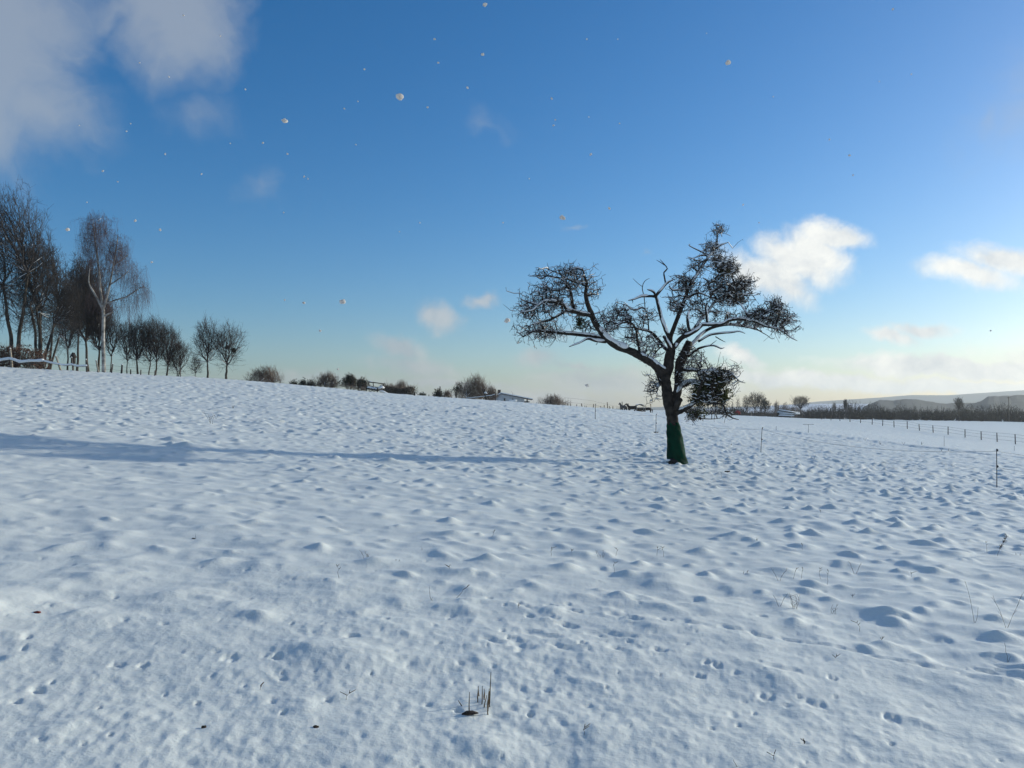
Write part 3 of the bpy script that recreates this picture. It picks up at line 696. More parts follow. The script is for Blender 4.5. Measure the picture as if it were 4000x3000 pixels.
    clump('mistletoe', 'small mistletoe ball near the right end of the crown', [(1712,612,36,30,.14,600,-.2)], 'green', .022, 3)
    clump('mistletoe', 'mistletoe in the upper right of the crown', [(1400,388,60,34,.2,800,.1)], 'green', .022, 4)
    s2 = MB(); 
    for cx, cy, w_ in ((503,662,30),(1712,588,26),(1310,1005,70),(1250,1075,40)):
        p = np.array(tp(cx, cy, -.1)[:3]); s2.tube([p+[-w_*CS, 0, -.02], p+[-w_*CS*.5, 0, .02], p+[w_*CS*.3, 0, .03], p+[w_*CS, 0, -.02]], [.02, .06, .06, .02], 8, True, .6)
    s2.build('snow_cap', M['snow'], root, True, kind='stuff')
    # green netting round the lower trunk
    Lk = spline([tp(1110,1583,0,65), tp(1106,1545,0,60), tp(1102,1500,0,55), tp(1094,1430,0,49), tp(1087,1370,0,44), tp(1083,1325,0,40)], .03)
    n = len(Lk); sides = 40; V = []; a = np.arange(sides)*2*math.pi/sides
    for i, q in enumerate(Lk):
        rr = q[3]*(1+.035*fbm(a*1.3+np.sin(a)*2, a*0+i*.16, 3)+.035*np.sin(a*5+i*.5+2*np.sin(i*.21)))
        if i < 3: rr = rr*(1+.05*(3-i)/3)
        if i > n-4: rr = rr*(1-.03*(i-n+4))
        V += [(q[0]+r_*math.cos(t), q[1]+r_*math.sin(t), q[2]+.012*math.sin(3*t+i*.1)) for r_, t in zip(rr, a)]
    V = np.array(V); i = np.arange(n-1)[:, None]*sides; j = np.arange(sides)[None]; k = ((np.arange(sides)+1) % sides)[None]
    o = fast_mesh('net_sleeve', V, [np.stack([i+j, i+k, i+sides+k, i+sides+j], -1).reshape(-1, 4)], M['net'], root, True)
    o['label'] = 'green netting wrapped round the lower trunk'
    # snow caught in its folds and drifted against the foot
    s = MB()
    for cx, cy, dy, w_, h_ in ((1050,1560,-.22,30,10),(1046,1585,-.2,26,16),(1125,1592,-.22,16,5)):
        p = np.array(tp(cx, cy, dy)[:3]); s.tube([p+[-w_*CS, 0, -h_*CS*.6], p, p+[w_*CS*.8, -.02, h_*CS*.4]], [.012, h_*CS*.8+.01, .008], 8, True, .8)
    s.build('snow_drift', M['snow'], root, True, kind='stuff')
hero_tree()
b = hit(2628, 1809, .03)
mb = MB(); mb.tube([(-.16, 0, .02), (-.08, -.03, .12), (.03, -.05, .10), (.15, -.03, .02)], [.04, .085, .08, .03], 9, True, .9, 4, .08)
o = mb.build('stone', M['black'], None, True); o.location = (b[0], b[1]-.22, b[2]); tagit(o, 'dark lump lying in the snow against the foot of the netted trunk', 'stone')

# ---------------------------------------------------------------- bare trees and bushes
def bare_tree(name, label, base, H, crown, n, seed, stems=1, trunk_r=.16, bark='btrunk', twig='btwig', fork=.3, lean=0., group=None, tiplen=.55, ntip=2, bf=.4, snowy=.5, droop=0, cat='tree', tipr=.008, extra=None, spread=.25, up=.3, parent=None):
    if not droop: bf = bf*1.9
    root = empty(name, base, label, cat, group); R = rng(seed); runs = []
    for s in range(stems):
        a = R.random()*6.28; off = np.array([math.cos(a), math.sin(a), 0])*(0 if stems == 1 else spread*H*.06*s)
        top = H*(fork if stems == 1 else fork*(.9+.4*R.random())); out = np.array([math.cos(a), math.sin(a)])*(0.02*H if stems == 1 else spread*H*.3)
        P = [(*off, trunk_r*1.25)]; m = 5
        for i in range(1, m+1):
            t = i/m; P.append((off[0]+out[0]*t**1.3+lean*H*t+R.normal(0, .0022*H), off[1]+out[1]*t**1.3+R.normal(0, .004*H), top*t, trunk_r*(1-.45*t)))
        P[0] = (off[0], off[1], -.15, trunk_r*1.3); runs.append(spline(P, .3))
    if extra:
        for e in extra: runs.append(spline(e, .3))
    tb = MB()
    for k, L in enumerate(runs): tb.tube(L[:, :3], L[:, 3], 8, True, 1, seed+k, .04)
    tb.build('trunk', M[bark], root, True)
    pts = []
    for (cx, cy, cz, rx, ry, rz, w) in crown: 
        e = ellip(int(n*w*1.25), (0, 0, 0), (1, 1, 1), seed+int(cz*10), .12); m_ = np.linalg.norm(e, axis=1)[:, None]; dd = e/m_
        m2 = (.68+.62*np.abs(pn(dd[:, :1]*2.3+seed, dd[:, 2:]*2.3+dd[:, 1:2]*1.7))*2).clip(.6, 1.25)
        e = e*m2*np.array([rx, ry, rz])+np.array([cx, cy, cz]); g = pn(e[:, 0]/(rx*.35)+seed, e[:, 2]/(rz*.35)+e[:, 1]/(rx*.5)); pts.append(e[g > -.12])
    pts = np.concatenate(pts); pts = pts[pts[:, 2] > .12*H*(fork > .12)]
    rn = np.concatenate([L[:, :3] for L in runs])
    rp = rn[:, 2].clip(0)*1.0 if droop else np.concatenate([(L[-1, 2]-L[:, 2]).clip(0)*.95 for L in runs])
    P, par, cnt, tips = dendrite(rn, rp, pts, bf, seed)
    nr = len(rn); idx = np.arange(nr, len(P)); r = np.clip(tipr*cnt[idx]**.47, tipr, trunk_r*.62)
    A_, B_ = P[par[idx]], P[idx]; mid = (A_+B_)/2+R.normal(0, .045, A_.shape)*np.linalg.norm(B_-A_, axis=1)[:, None]
    mb = MB(); th_ = r > .022
    for k_, sd in ((th_, 5), (~th_, 3)): mb.prisms(A_[k_], mid[k_], r[k_]*1.1, r[k_], sd); mb.prisms(mid[k_], B_[k_], r[k_], r[k_]*.95, sd)
    T1, T2 = grow_tips(P, par, cnt <= 3, ntip, tiplen, seed+3, up=up); 
    if droop:
        nseg = 3; cur = T2; 
        mb.prisms(T1, T2, tipr, tipr*.9)
        for q in range(nseg):
            nx = cur+R.normal(0, .10, cur.shape)+np.c_[np.zeros(len(cur)), np.zeros(len(cur)), -droop*(.3+R.random(len(cur)))/nseg]
            mb.prisms(cur, nx, tipr*.85, tipr*.7); cur = nx
    else: mb.prisms(T1, T2, tipr, tipr*.6)
    mb.build('crown', M[twig], root, kind='stuff')
    if snowy:
        d = B_-A_; tl = np.abs(d[:, 2])/(np.linalg.norm(d, axis=1)+1e-9); k = (tl < .75) & (cnt[idx] > 3) & (R.random(len(idx)) < snowy)
        s = MB(); o_ = np.zeros((k.sum(), 3)); o_[:, 2] = r[k]*.75; o_[:, 0] = r[k]*.2
        s.prisms(A_[k]+o_, mid[k]+o_, r[k]*.8+.006, r[k]*.75+.006, 4); s.prisms(mid[k]+o_, B_[k]+o_, r[k]*.75+.006, r[k]*.7+.004, 4)
        s.build('snow', M['snow'], root, kind='stuff')
    return root, P
def px(y): return y/F
def ltree(u, vtop, vbase, y, hw, label, seed, n=900, **kw):
    """tree whose foot is on bearing u at distance y"""
    b = spot(u, y); H = ztop(vtop, y)-b[2]; w = hw*px(y); z0 = kw.pop('cz0', .22)*H
    c = (H*.5+z0*.5); name = kw.pop('name', 'bare_tree'); off = kw.pop('off', 0)*px(y)
    cr = kw.pop('crown', None) or [(off, 0, c, w, w*.8, (H-z0)/2, .75), (off, 0, c+H*.1, w*.7, w*.6, (H-z0)*.36, .25)]
    return bare_tree(name, label, b, H, cr, n, seed, **kw)

G = 'bare trees along the ridge'
big = dict(group=G)
# tall spreading trees at the left edge
ltree(60, 725, 1440, 74, 165, 'tallest bare tree, cut by the left picture edge above the russet hedge', 101, n=3900, tipr=.0105, ntip=3, stems=2, trunk_r=.20, fork=.5, cz0=.14, tiplen=.7, off=-35, **big)
ltree(165, 905, 1440, 76, 120, 'broad many-stemmed bare tree over the russet hedge, right of the tallest one', 102, n=3600, tipr=.0105, ntip=3, stems=5, trunk_r=.15, fork=.4, cz0=.16, spread=.35, tiplen=.6, off=-8, **big)
ltree(190, 1080, 1440, 73, 70, 'bare tree leaning out to the right from the end of the russet hedge', 103, n=1300, ntip=3, stems=2, trunk_r=.12, fork=.4, cz0=.2, lean=.10, off=70, **big)
ltree(262, 1150, 1450, 80, 60, 'thin bare tree beside the pointed wooden box', 104, n=900, ntip=3, trunk_r=.10, fork=.32, **big)
ltree(340, 1010, 1450, 84, 90, 'dense bare tree standing left of the birch', 105, n=3100, tipr=.0105, ntip=3, trunk_r=.17, fork=.3, cz0=.26, tiplen=.5, **big)
ltree(300, 990, 1450, 88, 80, 'broad dark tree filling the gap behind the pointed wooden box', 117, n=2500, tipr=.0105, ntip=3, trunk_r=.15, fork=.35, cz0=.3, tiplen=.5, **big)
ltree(381, 1120, 1452, 82, 62, 'dark bare tree just left of the birch trunk', 106, n=1900, tipr=.0105, ntip=3, trunk_r=.15, fork=.3, cz0=.28, **big)
ltree(430, 1210, 1458, 80, 55, 'small forked bare tree just right of the birch trunk', 107, n=800, trunk_r=.08, fork=.3, lean=.03, cz0=.3, **big)
ltree(494, 1250, 1462, 82, 52, 'slim bare tree with bushy crown, second right of the birch', 108, n=800, trunk_r=.07, fork=.3, cz0=.3, **big)
ltree(537, 1238, 1464, 80, 62, 'round-crowned bare tree in the middle of the ridge group', 109, n=1250, trunk_r=.12, fork=.3, cz0=.25, **big)
ltree(578, 1250, 1466, 83, 48, 'bare tree with thin leaning trunk in the ridge group', 110, n=750, trunk_r=.08, fork=.3, lean=.02, cz0=.25, **big)
ltree(606, 1240, 1470, 80, 58, 'wide bare tree near the right end of the ridge group', 111, n=1150, trunk_r=.11, fork=.28, cz0=.24, **big)
ltree(650, 1262, 1475, 81, 55, 'bare tree second from the right end of the ridge group', 112, n=1100, trunk_r=.12, fork=.26, cz0=.2, off=6, **big)
ltree(690, 1325, 1478, 79, 48, 'low bushy bare tree closing the ridge group on the right', 113, n=950, stems=3, trunk_r=.06, fork=.2, cz0=.06, **big)
ltree(764, 1385, 1482, 80, 26, 'young sapling left of the pair of separate trees', 114, n=260, trunk_r=.04, fork=.3, cz0=.1, tiplen=.4, **big)
ltree(812, 1248, 1488, 76, 62, 'left one of two separate bare trees on the ridge', 115, n=900, trunk_r=.11, fork=.3, cz0=.24, off=-8, **big)
rt, _ = ltree(882, 1262, 1490, 76, 72, 'right one of two separate bare trees, holding two dark mistletoe balls', 116, n=900, stems=1, trunk_r=.13, fork=.28, cz0=.2, off=6, **big)
for (uu, vv, rr) in ((888, 1357, .20), (914, 1369, .26)):
    mb = MB(); R = rng(uu); a = R.normal(0, 1, (700, 3)); a /= np.linalg.norm(a, axis=1)[:, None]
    c = np.array([(uu-882)*px(76), -.2, ztop(vv, 76)-rt.location[2]]); mb.leaves(c+a*(R.random(700)**.45*rr)[:, None], .05, 3); mb.build('mistletoe', M['dgreen'], rt)

# birch with hanging twigs
def birch():
    y = 70.0; b = spot(405, y); k = y/F
    def q(cx, cy, r, dy=0): return ((cx/2.074-405)*k, dy, ztop(700+cy/2.074, y)-b[2], r)
    trunk = [(0, 0, -.15, .19), q(832, 1400, .16), q(828, 1250, .15), q(830, 1140, .145), q(826, 1060, .13)]
    ex = [trunk, [q(826,1062,.12),q(795,1000,.10),q(740,905,.08),q(708,850,.06),q(705,790,.045),q(715,700,.03)],
          [q(828,1060,.12),q(800,900,.10),q(790,780,.09),q(772,640,.08),q(755,520,.06),q(742,430,.045),q(730,330,.03)],
          [q(830,1040,.11),q(860,930,.09),q(878,840,.08),q(895,740,.07),q(915,620,.055),q(930,520,.04),q(935,450,.03)],
          [q(835,1110,.09),q(870,1090,.07),q(905,1076,.05)],
          [q(840,1010,.07),q(920,980,.06),q(1000,950,.05,.2),q(1080,890,.04,.4),(0,0,0,0)][:4],
          [q(870,860,.06),q(950,820,.05,-.3),q(1020,780,.04,-.5),q(1060,750,.03,-.7)],
          [q(900,700,.05),q(960,640,.04,.4),q(1000,600,.03,.5)],
          [q(1000,955,.045,.2),q(1090,900,.04,.1),q(1150,870,.03,0),q(1185,900,.02,0)]]
    cr = []
    for (cx, cy, rx, ry, w) in ((780,370,130,110,.2),(720,520,110,150,.14),(930,560,110,130,.16),(860,640,180,160,.16),(1020,760,130,130,.12),(1130,900,85,100,.1),(960,980,170,100,.08),(780,900,110,120,.04)):
        p = q(cx, cy, 0); cr.append((p[0], 0, p[2], rx/2.074*k, rx/2.074*k*.8, ry/2.074*k, w))
    bare_tree('birch_tree', 'tall pale-trunked birch with drooping purplish twigs', b, 15, cr, 1150, 60, stems=1, trunk_r=.03, fork=.02, bark='birch', twig='birchtwig', tiplen=.35, ntip=3, droop=1.6, snowy=.2, tipr=.0055, extra=ex, bf=.3, up=-.2)
birch()

GB = 'bushes along the field edge'
def bush(u, vtop, y, hw, label, seed, n=700, leaf=None, group=GB, name='bush', twig='htwig', sink=0, tall=.03, **kw):
    n = int(n*.62); b = spot(u, y); b = (b[0], b[1], b[2]-sink); H = ztop(vtop, y)-b[2]; w = hw*px(y)
    r, P = bare_tree(name, label, b, H, [(0, 0, H*.42, w, w*.7, H*.42, .7), (w*.1, 0, H*.62, w*.55, w*.4, H*.38, .3)], n, seed, stems=6, trunk_r=.045, fork=.25, group=group, tiplen=kw.pop('tiplen', .45), bf=.5, cat='bush', twig=twig, spread=w/H*1.4, tipr=kw.pop('tipr', .009), snowy=kw.pop('snowy', .4), **kw)
    if leaf:
        mb = MB(); R = rng(seed+9); p = P[P[:, 2] > leaf[1]*H]; p = np.repeat(p, leaf[2], 0)+R.normal(0, .16, (len(p)*leaf[2], 3)); mb.leaves(p, leaf[3], seed); mb.build('foliage', M[leaf[0]], r)
    return r
bush(1030, 1428, 82, 82, 'wide round twiggy bush on the ridge, left of the dark clipped shrubs', 201, 1900, sink=.3)
bush(1147, 1492, 80, 15, 'smallest dark snow-flecked shrub on the skyline', 202, 120, ('dgreen', .1, 8, .07), tiplen=.15)
bush(1182, 1486, 82, 17, 'middle one of three small dark shrubs on the skyline', 203, 150, ('dgreen', .2, 8, .07), tiplen=.15)
bush(1213, 1484, 84, 16, 'small dark shrub touching the brown bush on the skyline', 204, 150, ('dgreen', .3, 8, .07), tiplen=.15)
bush(1276, 1455, 84, 62, 'brown twiggy bush between the small dark shrubs and the evergreen', 205, 1600, sink=.2)
bush(1364, 1462, 84, 34, 'dark evergreen bush with domed top, left of the hay rack', 206, 700, ('dgreen', .45, 7, .08))
bush(1412, 1480, 83, 34, 'lower dark evergreen bush next to the hay rack', 207, 700, ('dgreen', .55, 6, .08))
bush(1566, 1487, 84, 32, 'narrow pointed grey bush right of the hay rack', 208, 800, sink=.2)
bush(1528, 1508, 86, 22, 'low grey bush just behind the right end of the hay rack', 209, 350)
bush(1650, 1538, 88, 12, 'tiny dark round shrub near the short post', 210, 90, ('dgreen', .1, 8, .07), tiplen=.15)
bush(1712, 1522, 92, 20, 'dark evergreen shrub left of the tall thin post', 211, 220, ('dgreen', .2, 7, .08))
bush(1745, 1528, 92, 26, 'grey twiggy bush right of the tall thin post', 212, 420)
bush(1788, 1486, 98, 32, 'open shrub with dark seed clusters left of the big thicket', 213, 420, ('dgreen', .5, 2, .11))
bush(1853, 1466, 100, 72, 'big dense grey thicket beside the low house', 214, 3200, sink=.3, tiplen=.6)
bush(1918, 1510, 98, 34, 'right-hand shoulder of scrub between thicket and house', 215, 900)
bush(2155, 1542, 108, 74, 'rounded bare bush right of the low house', 216, 1900, sink=.3)
bush(2003, 1524, 190, 26, 'small bare tree rising behind the house roof', 217, 300, name='bare_tree', snowy=.2)
b = spot(1560, 84)
def long_hedge(name, label, pts, h, w, seed, leafm, n, twigm='htwig', lsize=.08):
    """clipped or rough hedge following points on the ground"""
    P = spline([(x, y, 0, 1) for x, y in pts], .4); z = hbase(P[:, 0], P[:, 1]); b = (P[0, 0], P[0, 1], float(z[0]))
    root = empty(name, b, label, 'hedge'); R = rng(seed); i = R.integers(0, len(P), n)
    hh = h*(.85+.35*fbm(P[:, 0]/1.2, P[:, 1]/1.2, 2, seed))
    t = R.random(n); q = np.c_[P[i, 0], P[i, 1], z[i]+t*hh[i]]+np.c_[R.normal(0, .2, n), R.uniform(-w/2, w/2, n), R.normal(0, .03, n)]-np.array(b)
    mb = MB(); mb.leaves(q, lsize, seed); mb.build('foliage', M[leafm], root)
    k = R.random(n) < .5; a = q[k].copy(); bb = a+R.normal(0, .15, a.shape)+[0, 0, .18]; m2 = MB(); m2.prisms(a, bb, .012, .006); m2.build('twigs', M[twigm], root)
    return root
def gp(u, y): return ((u-2000)/F*y, y)
long_hedge('hedge', 'russet brown leafy hedge at the far left, behind the snowy rail', [gp(-260, 70), gp(-100, 68), gp(60, 67), gp(168, 67)], 2.0, 1.6, 31, 'russet', 9000, lsize=.085)
long_hedge('hedge', 'low dark clipped hedge right of the hay rack', [gp(1500, 78), gp(1560, 77), gp(1612, 76)], .75, .8, 32, 'dgreen', 2600, lsize=.06)

# ---------------------------------------------------------------- left fence with a snow-laden rail
def fence_left():
    y = 61.5; b = spot(172, y); root = empty('rail_fence', b, 'weathered fence on the left ridge with thick snow on its sagging rail', 'fence')
    def q(u, v, yy=y): return np.array([(u-2000)/F*yy, yy, ztop(v, yy)])-np.array(b)
    for (ut, vt, ub, w, m) in ((36,1361,45,.085,'pwood'),(107,1376,120,.05,'wood'),(162,1382,174,.05,'wood'),(215,1391,238,.075,'pwood'),(277,1396,285,.06,'wood'),(334,1404,338,.07,'wood'),
                          (373,1407,384,.06,'pwood'),(439,1421,433,.05,'wood'),(475,1424,472,.075,'dwood'),(509,1443,508,.05,'dwood'),(549,1444,547,.05,'wood'),(604,1447,602,.045,'wood'),(703,1442,703,.04,'wood')):
        yy = y+(ub > 340)*(ub-340)*.006; p0 = q(ub, 1450, yy); p0[2] = gz(p0[0]+b[0], yy, .15)-b[2]; p1 = q(ut, vt, yy)
        mb = MB(); mb.tube([p0, (p0+p1)/2+[.01, 0, 0], p1], [w, w*.95, w*.8], 7, True, 1, ub, .06); o = mb.build('post', M[m], root, True)
        if vt < 1440: s = MB(); s.tube([p1+[0, 0, -.01], p1+[0, 0, .05]], [w*.95, w*.4], 7); s.build('snow_cap', M['snow'], o, True)
    top = [(-90,1408),(-30,1412),(0,1403),(20,1399),(37,1397),(55,1402),(75,1409),(95,1408),(113,1406),(140,1406),(168,1404)]
    top2 = [(168,1404),(195,1411),(226,1417),(250,1421),(277,1418),(300,1424),(320,1424),(338,1423)]
    for seg in (top[:5], top[4:9], top[8:], top2[:3], top2[2:5], top2[4:]):
        P = np.array([q(u, v+7, y-.06) for u, v in seg]); mb = MB(); mb.tube(P, .045, 6, True, 1, 2, .1); o = mb.build('rail', M['dwood'], root, True)
        th = .115 if seg[0][0] < 160 else .075
        S_ = spline(np.c_[P+[0, -.02, th*.75], np.full(len(P), th)], .15); S_[:, 3] *= 1+.08*rng(int(seg[0][0])+300).normal(0, 1, len(S_))
        s = MB(); s.tube(S_[:, :3], S_[:, 3], 9, True, .95); s.build('rail_snow', M['snow'], o, True)
    lo = [(-60,1418),(0,1418),(45,1418),(80,1419),(120,1420),(172,1421)]
    mb = MB(); mb.tube([q(u, v, y-.06) for u, v in lo], .03, 6); mb.build('rail', M['wood'], root, True)
    for h in (.35, .8):
        P = [q(u, 1450, y+(u-340)*.006) for u in (340, 384, 433, 472, 508, 547, 602, 703)]
        for p in P: p[2] = gz(p[0]+b[0], p[1]+b[1], 0)-b[2]+h*.7
        mb = MB(); mb.tube(P, .006, 4); mb.build('wire', M['wire'], root)
fence_left()
# rough snowy bank under the fence
def pointed_box():
    y = 63.0; b = spot(284, y); k = y/F; root = empty('shrine', b, 'dark wooden box with steep pointed roof standing on a post behind the snowy rail', 'shrine')
    z = lambda v: ztop(v, y)-b[2]
    mb = MB(); mb.box((0, 0, (z(1422)-.1)/2), (.1, .1, z(1422)+.1)); mb.build('post', M['dwood'], root)
    mb = MB(); mb.box((0, 0, (z(1396)+z(1421))/2), (13*k, 12*k, z(1396)-z(1421))); mb.build('body', M['dwood'], root)
    w, d, z0, z1 = 10.5*k, 9*k, z(1397), z(1377); mb = MB(); V = [(-w, -d, z0), (w, -d, z0), (0, -d, z1), (-w, d, z0), (w, d, z0), (0, d, z1)]
    mb.add(V, [(0, 1, 4, 3), (0, 3, 5, 2), (1, 2, 5, 4)], [(0, 2, 1), (3, 4, 5)]); mb.build('roof', M['dwood'], root)
pointed_box()

# ---------------------------------------------------------------- hay rack on the ridge
def hay_rack():
    y = 68.0; b = spot(1468, y); k = y/F; root = empty('hay_rack', b, 'broken-down dark hay rack heaped with snow on the ridge', 'feeding rack')
    def q(u, v, dy=0): return np.array([(u-1468)*k, dy, ztop(v, y)-b[2]])
    for (u0, v0, u1, v1, dy, r) in ((1434,1528,1437,1509,-.45,.055),(1477,1532,1479,1515,-.45,.055),(1443,1492,1446,1509,-.4,.04),(1457,1492,1460,1508,-.1,.035),(1501,1500,1497,1508,-.3,.04),(1492,1512,1500,1530,.3,.05),(1450,1508,1450,1526,.4,.05)):
        mb = MB(); mb.tube([q(u0, v0, dy), q(u1, v1, dy)], r, 6); mb.build('post', M['dwood'], root)
    for a, c, r in ((q(1442,1492,-.4), q(1503,1500,-.4), .045), (q(1442,1493,.3), q(1503,1499,.3), .035), (q(1442,1492,-.4), q(1442,1493,.3), .035), (q(1502,1500,-.4), q(1502,1500,.3), .035)):
        mb = MB(); mb.tube([a, c], r, 6); o = mb.build('bar', M['dwood'], root)
    mb = MB(); mb.tube([q(1444,1490.5,-.38), q(1452,1490.5,-.38), q(1458,1492,-.38)], [.03, .07, .03], 7, True, .7); mb.build('snow_cap', M['snow'], root, True)
    # tray with slats and snow on it
    mb = MB(); p = [q(1436,1516,-.5), q(1480,1524,-.5), q(1498,1514,.5), q(1446,1508,.5)]; V = [a for a in p]+[a-np.array([0, 0, .10]) for a in p]
    mb.add(V, [(0, 1, 2, 3), (7, 6, 5, 4), (0, 4, 5, 1), (1, 5, 6, 2), (2, 6, 7, 3), (3, 7, 4, 0)]); mb.build('tray', M['dwood'], root)
    for i in range(4):
        u = 1441+i*11.5; mb = MB(); c = q(u, 1515.5+i*1.6, -.3); mb.tube([c+[-.12, -.15, 0], c+[0, 0, .06], c+[.12, .3, .02]], [.07, .13, .08], 8, True, .7, i, .1); mb.build('snow_pile', M['snow'], root, True)
    mb = MB(); mb.tube([q(1478,1518,-.2), q(1492,1510,0), q(1500,1515,.1)], [.12, .2, .08], 9, True, .8, 5, .12); mb.build('snow_pile', M['snow'], root, True)
    for (u0, v0, u1, v1) in ((1484,1512,1492,1503),(1490,1518,1500,1506),(1480,1524,1498,1530),(1486,1507,1502,1512)):
        mb = MB(); mb.tube([q(u0, v0, -.1), q(u1, v1, .1)], .03, 5); mb.build('board', M['dwood'], root)
    mb = MB(); mb.tube([q(1484,1526,-.2), q(1500,1530,-.2), q(1518,1537,-.2)], [.14, .13, .03], 8, True, .6); mb.build('snow_drift', M['snow'], root, True)
    for s_ in (1449, 1463):
        c = q(s_, 1523, -.2); t = np.linspace(0, 2*math.pi, 13); mb = MB(); mb.tube([c+[.13*math.cos(a), 0, .13*math.sin(a)] for a in t], .035, 6, False); mb.build('wheel', M['dwood'], root, True)
hay_rack()

# single posts on the skyline
GP = 'single posts along the skyline'
for (u, vt, y, r, lab) in ((1619,1531,72,.07,'short thick dark post on the skyline'),(1719,1509,76,.05,'tall thin dark post between the evergreen shrub and grey bush'),(1935,1520,82,.045,'tall thin post in front of the left end of the house'),
                     (1675,1544,76,.03,'tiny stake between the low shrubs, left of the tall thin post'),(1696,1546,76,.03,'tiny stake just left of the evergreen shrub by the tall thin post')):
    b = spot(u, y, .1); h = ztop(vt, y)-b[2]; mb = MB(); mb.tube([(0, 0, 0), (.01, 0, h/2), (0, 0, h)], [r, r, r*.85], 7); o = mb.build('post', M['dwood'], None, True); o.location = b; tagit(o, lab, 'post', GP)
def crossed_poles():
    y = 84.0; b = spot(1897, y); k = y/F; root = empty('wood_support', b, 'crossed poles with a sagging rail in front of the big thicket', 'pole stack')
    def q(u, v, dy=0): return np.array([(u-1897)*k, dy, ztop(v, y)-b[2]])
    for a in ((1884,1521,1905,1565,0),(1909,1527,1884,1564,.15),(1893,1520,1897,1563,.1)):
        mb = MB(); mb.tube([q(a[0], a[1], a[4]), q(a[2], a[3]+4, -a[4])], .05, 6); mb.build('pole', M['dwood'], root)
    for a in (((1897,1548),(1920,1546),(1935,1541)), ((1820,1557),(1860,1553),(1897,1549))):
        P = [q(*p) for p in a]; mb = MB(); mb.tube(P, .04, 6); o = mb.build('rail', M['dwood'], root); s = MB(); s.tube([p+[0, 0, .05] for p in P], .045, 6); s.build('rail_snow', M['snow'], o, True)
    mb = MB(); mb.tube([q(1890,1536), q(1897,1532), q(1903,1538)], [.04, .11, .04], 8); mb.build('snow_pile', M['snow'], root, True)
crossed_poles()
def prop_post():
    y = 86.0; b = spot(2152, y); k = y/F; root = empty('post', b, 'tall thin post with small struts in front of the round bush right of the house', 'post', GP)
    h = ztop(1545, y)-b[2]; mb = MB(); mb.tube([(0, 0, -.1), (0, 0, h)], .04, 6); mb.build('pole', M['dwood'], root)
    for s_ in (-1, 1): mb = MB(); mb.tube([(0, 0, h*.45), (s_*.18, 0, -.05)], .03, 5); mb.build('strut', M['wood'], root)
prop_post()

# ---------------------------------------------------------------- low house behind the ridge
def house():
    y = 150.0; k = y/F; b = spot(1990, y, .2); root = empty('house', b, 'low white bungalow behind the ridge with snowy roof and chimney', 'house')
    q = lambda u, v, dy=0: np.array([(u-1990)*k, dy, ztop(v, y)-b[2]])
    D = 9.0; xl, xr, xm = q(1905, 0)[0], q(2048, 0)[0], q(1958, 0)[0]
    zl, zr, zm = q(0, 1567)[2], q(0, 1556.5)[2], q(0, 1539)[2]
    mb = MB(); V = []
    for dy in (0, D): V += [(xl, dy, 0), (xr, dy, 0), (xr, dy, zr), (xm, dy, zm), (xl, dy, zl)]
    mb.add(V, [(0, 1, 2, 4), (5, 9, 7, 6), (1, 6, 7, 2), (0, 4, 9, 5)], [(4, 2, 3), (9, 8, 7)]); mb.build('wall', M['wall'], root)
    # side porch at the right, sunlit
    mb = MB(); mb.box(((xr+q(2072, 0)[0])/2, D*.5, zr*.42), (q(2072, 0)[0]-xr-.05, D*.5, zr*.84)); mb.build('porch_wall', M['wall'], root)
    def slab(pts, th, m, nm):
        mb = MB(); V = []
        for dy in (-.5, D+.5): V += [(p[0], dy, p[1]) for p in pts]+[(p[0], dy, p[1]+th) for p in pts[::-1]]
        n = len(pts)*2; mb.add(V, [(i, (i+1) % n, n+(i+1) % n, n+i) for i in range(n)]); 
        mb.add(V, [(0, 1, 2, 3), (n, n+3, n+2, n+1)] if n == 4 else None); return mb.build(nm, m, root)
    e = q(2081, 1562); slab([(xm, zm+.03), (e[0], e[2])], .10, M['brick'], 'roof_edge'); slab([(q(1896, 0)[0], zl-.15), (xm, zm+.03)], .10, M['brick'], 'roof_edge')
    slab([(xm, zm+.14), (e[0]-.05, e[2]+.10)], .18, M['snow'], 'roof'); slab([(q(1896, 0)[0], zl-.05), (xm, zm+.14)], .18, M['snow'], 'roof')
    c = q(1950, 1527); mb = MB(); mb.box((c[0], 1.2, c[2]-.4), (.55, .55, 1.15)); ch = mb.build('chimney', M['brick'], root)
    mb = MB(); mb.box((c[0], 1.2, c[2]+.2), (.68, .68, .07)); mb.build('chimney_cap', M['brick'], ch)
    for (u0, u1, v0, v1) in ((1968,1974,1555,1566),(2000,2006,1557,1564)):
        a, d = q(u0, v0), q(u1, v1); mb = MB(); mb.box(((a[0]+d[0])/2, -.03, (a[2]+d[2])/2), (d[0]-a[0], .06, a[2]-d[2])); w = mb.build('window', M['pwood'], root)
        mb = MB(); mb.box(((a[0]+d[0])/2, -.065, (a[2]+d[2])/2), ((d[0]-a[0])*.75, .02, (a[2]-d[2])*.8)); mb.build('pane', M['pane'], w)
    a = q(2060, 1568); mb = MB(); mb.box((a[0], D*.25-.03, a[2]), (.25, .06, .8)); mb.build('door', M['dwood'], root)
    t = q(2004, 1566); mb = MB(); mb.box((t[0], -2, t[2]), (1.5, .6, .45)); o = mb.build('garden_table', M['snow'], None); o.location = b; tagit(o, 'snow-covered box in front of the white house wall', 'garden box')
house()

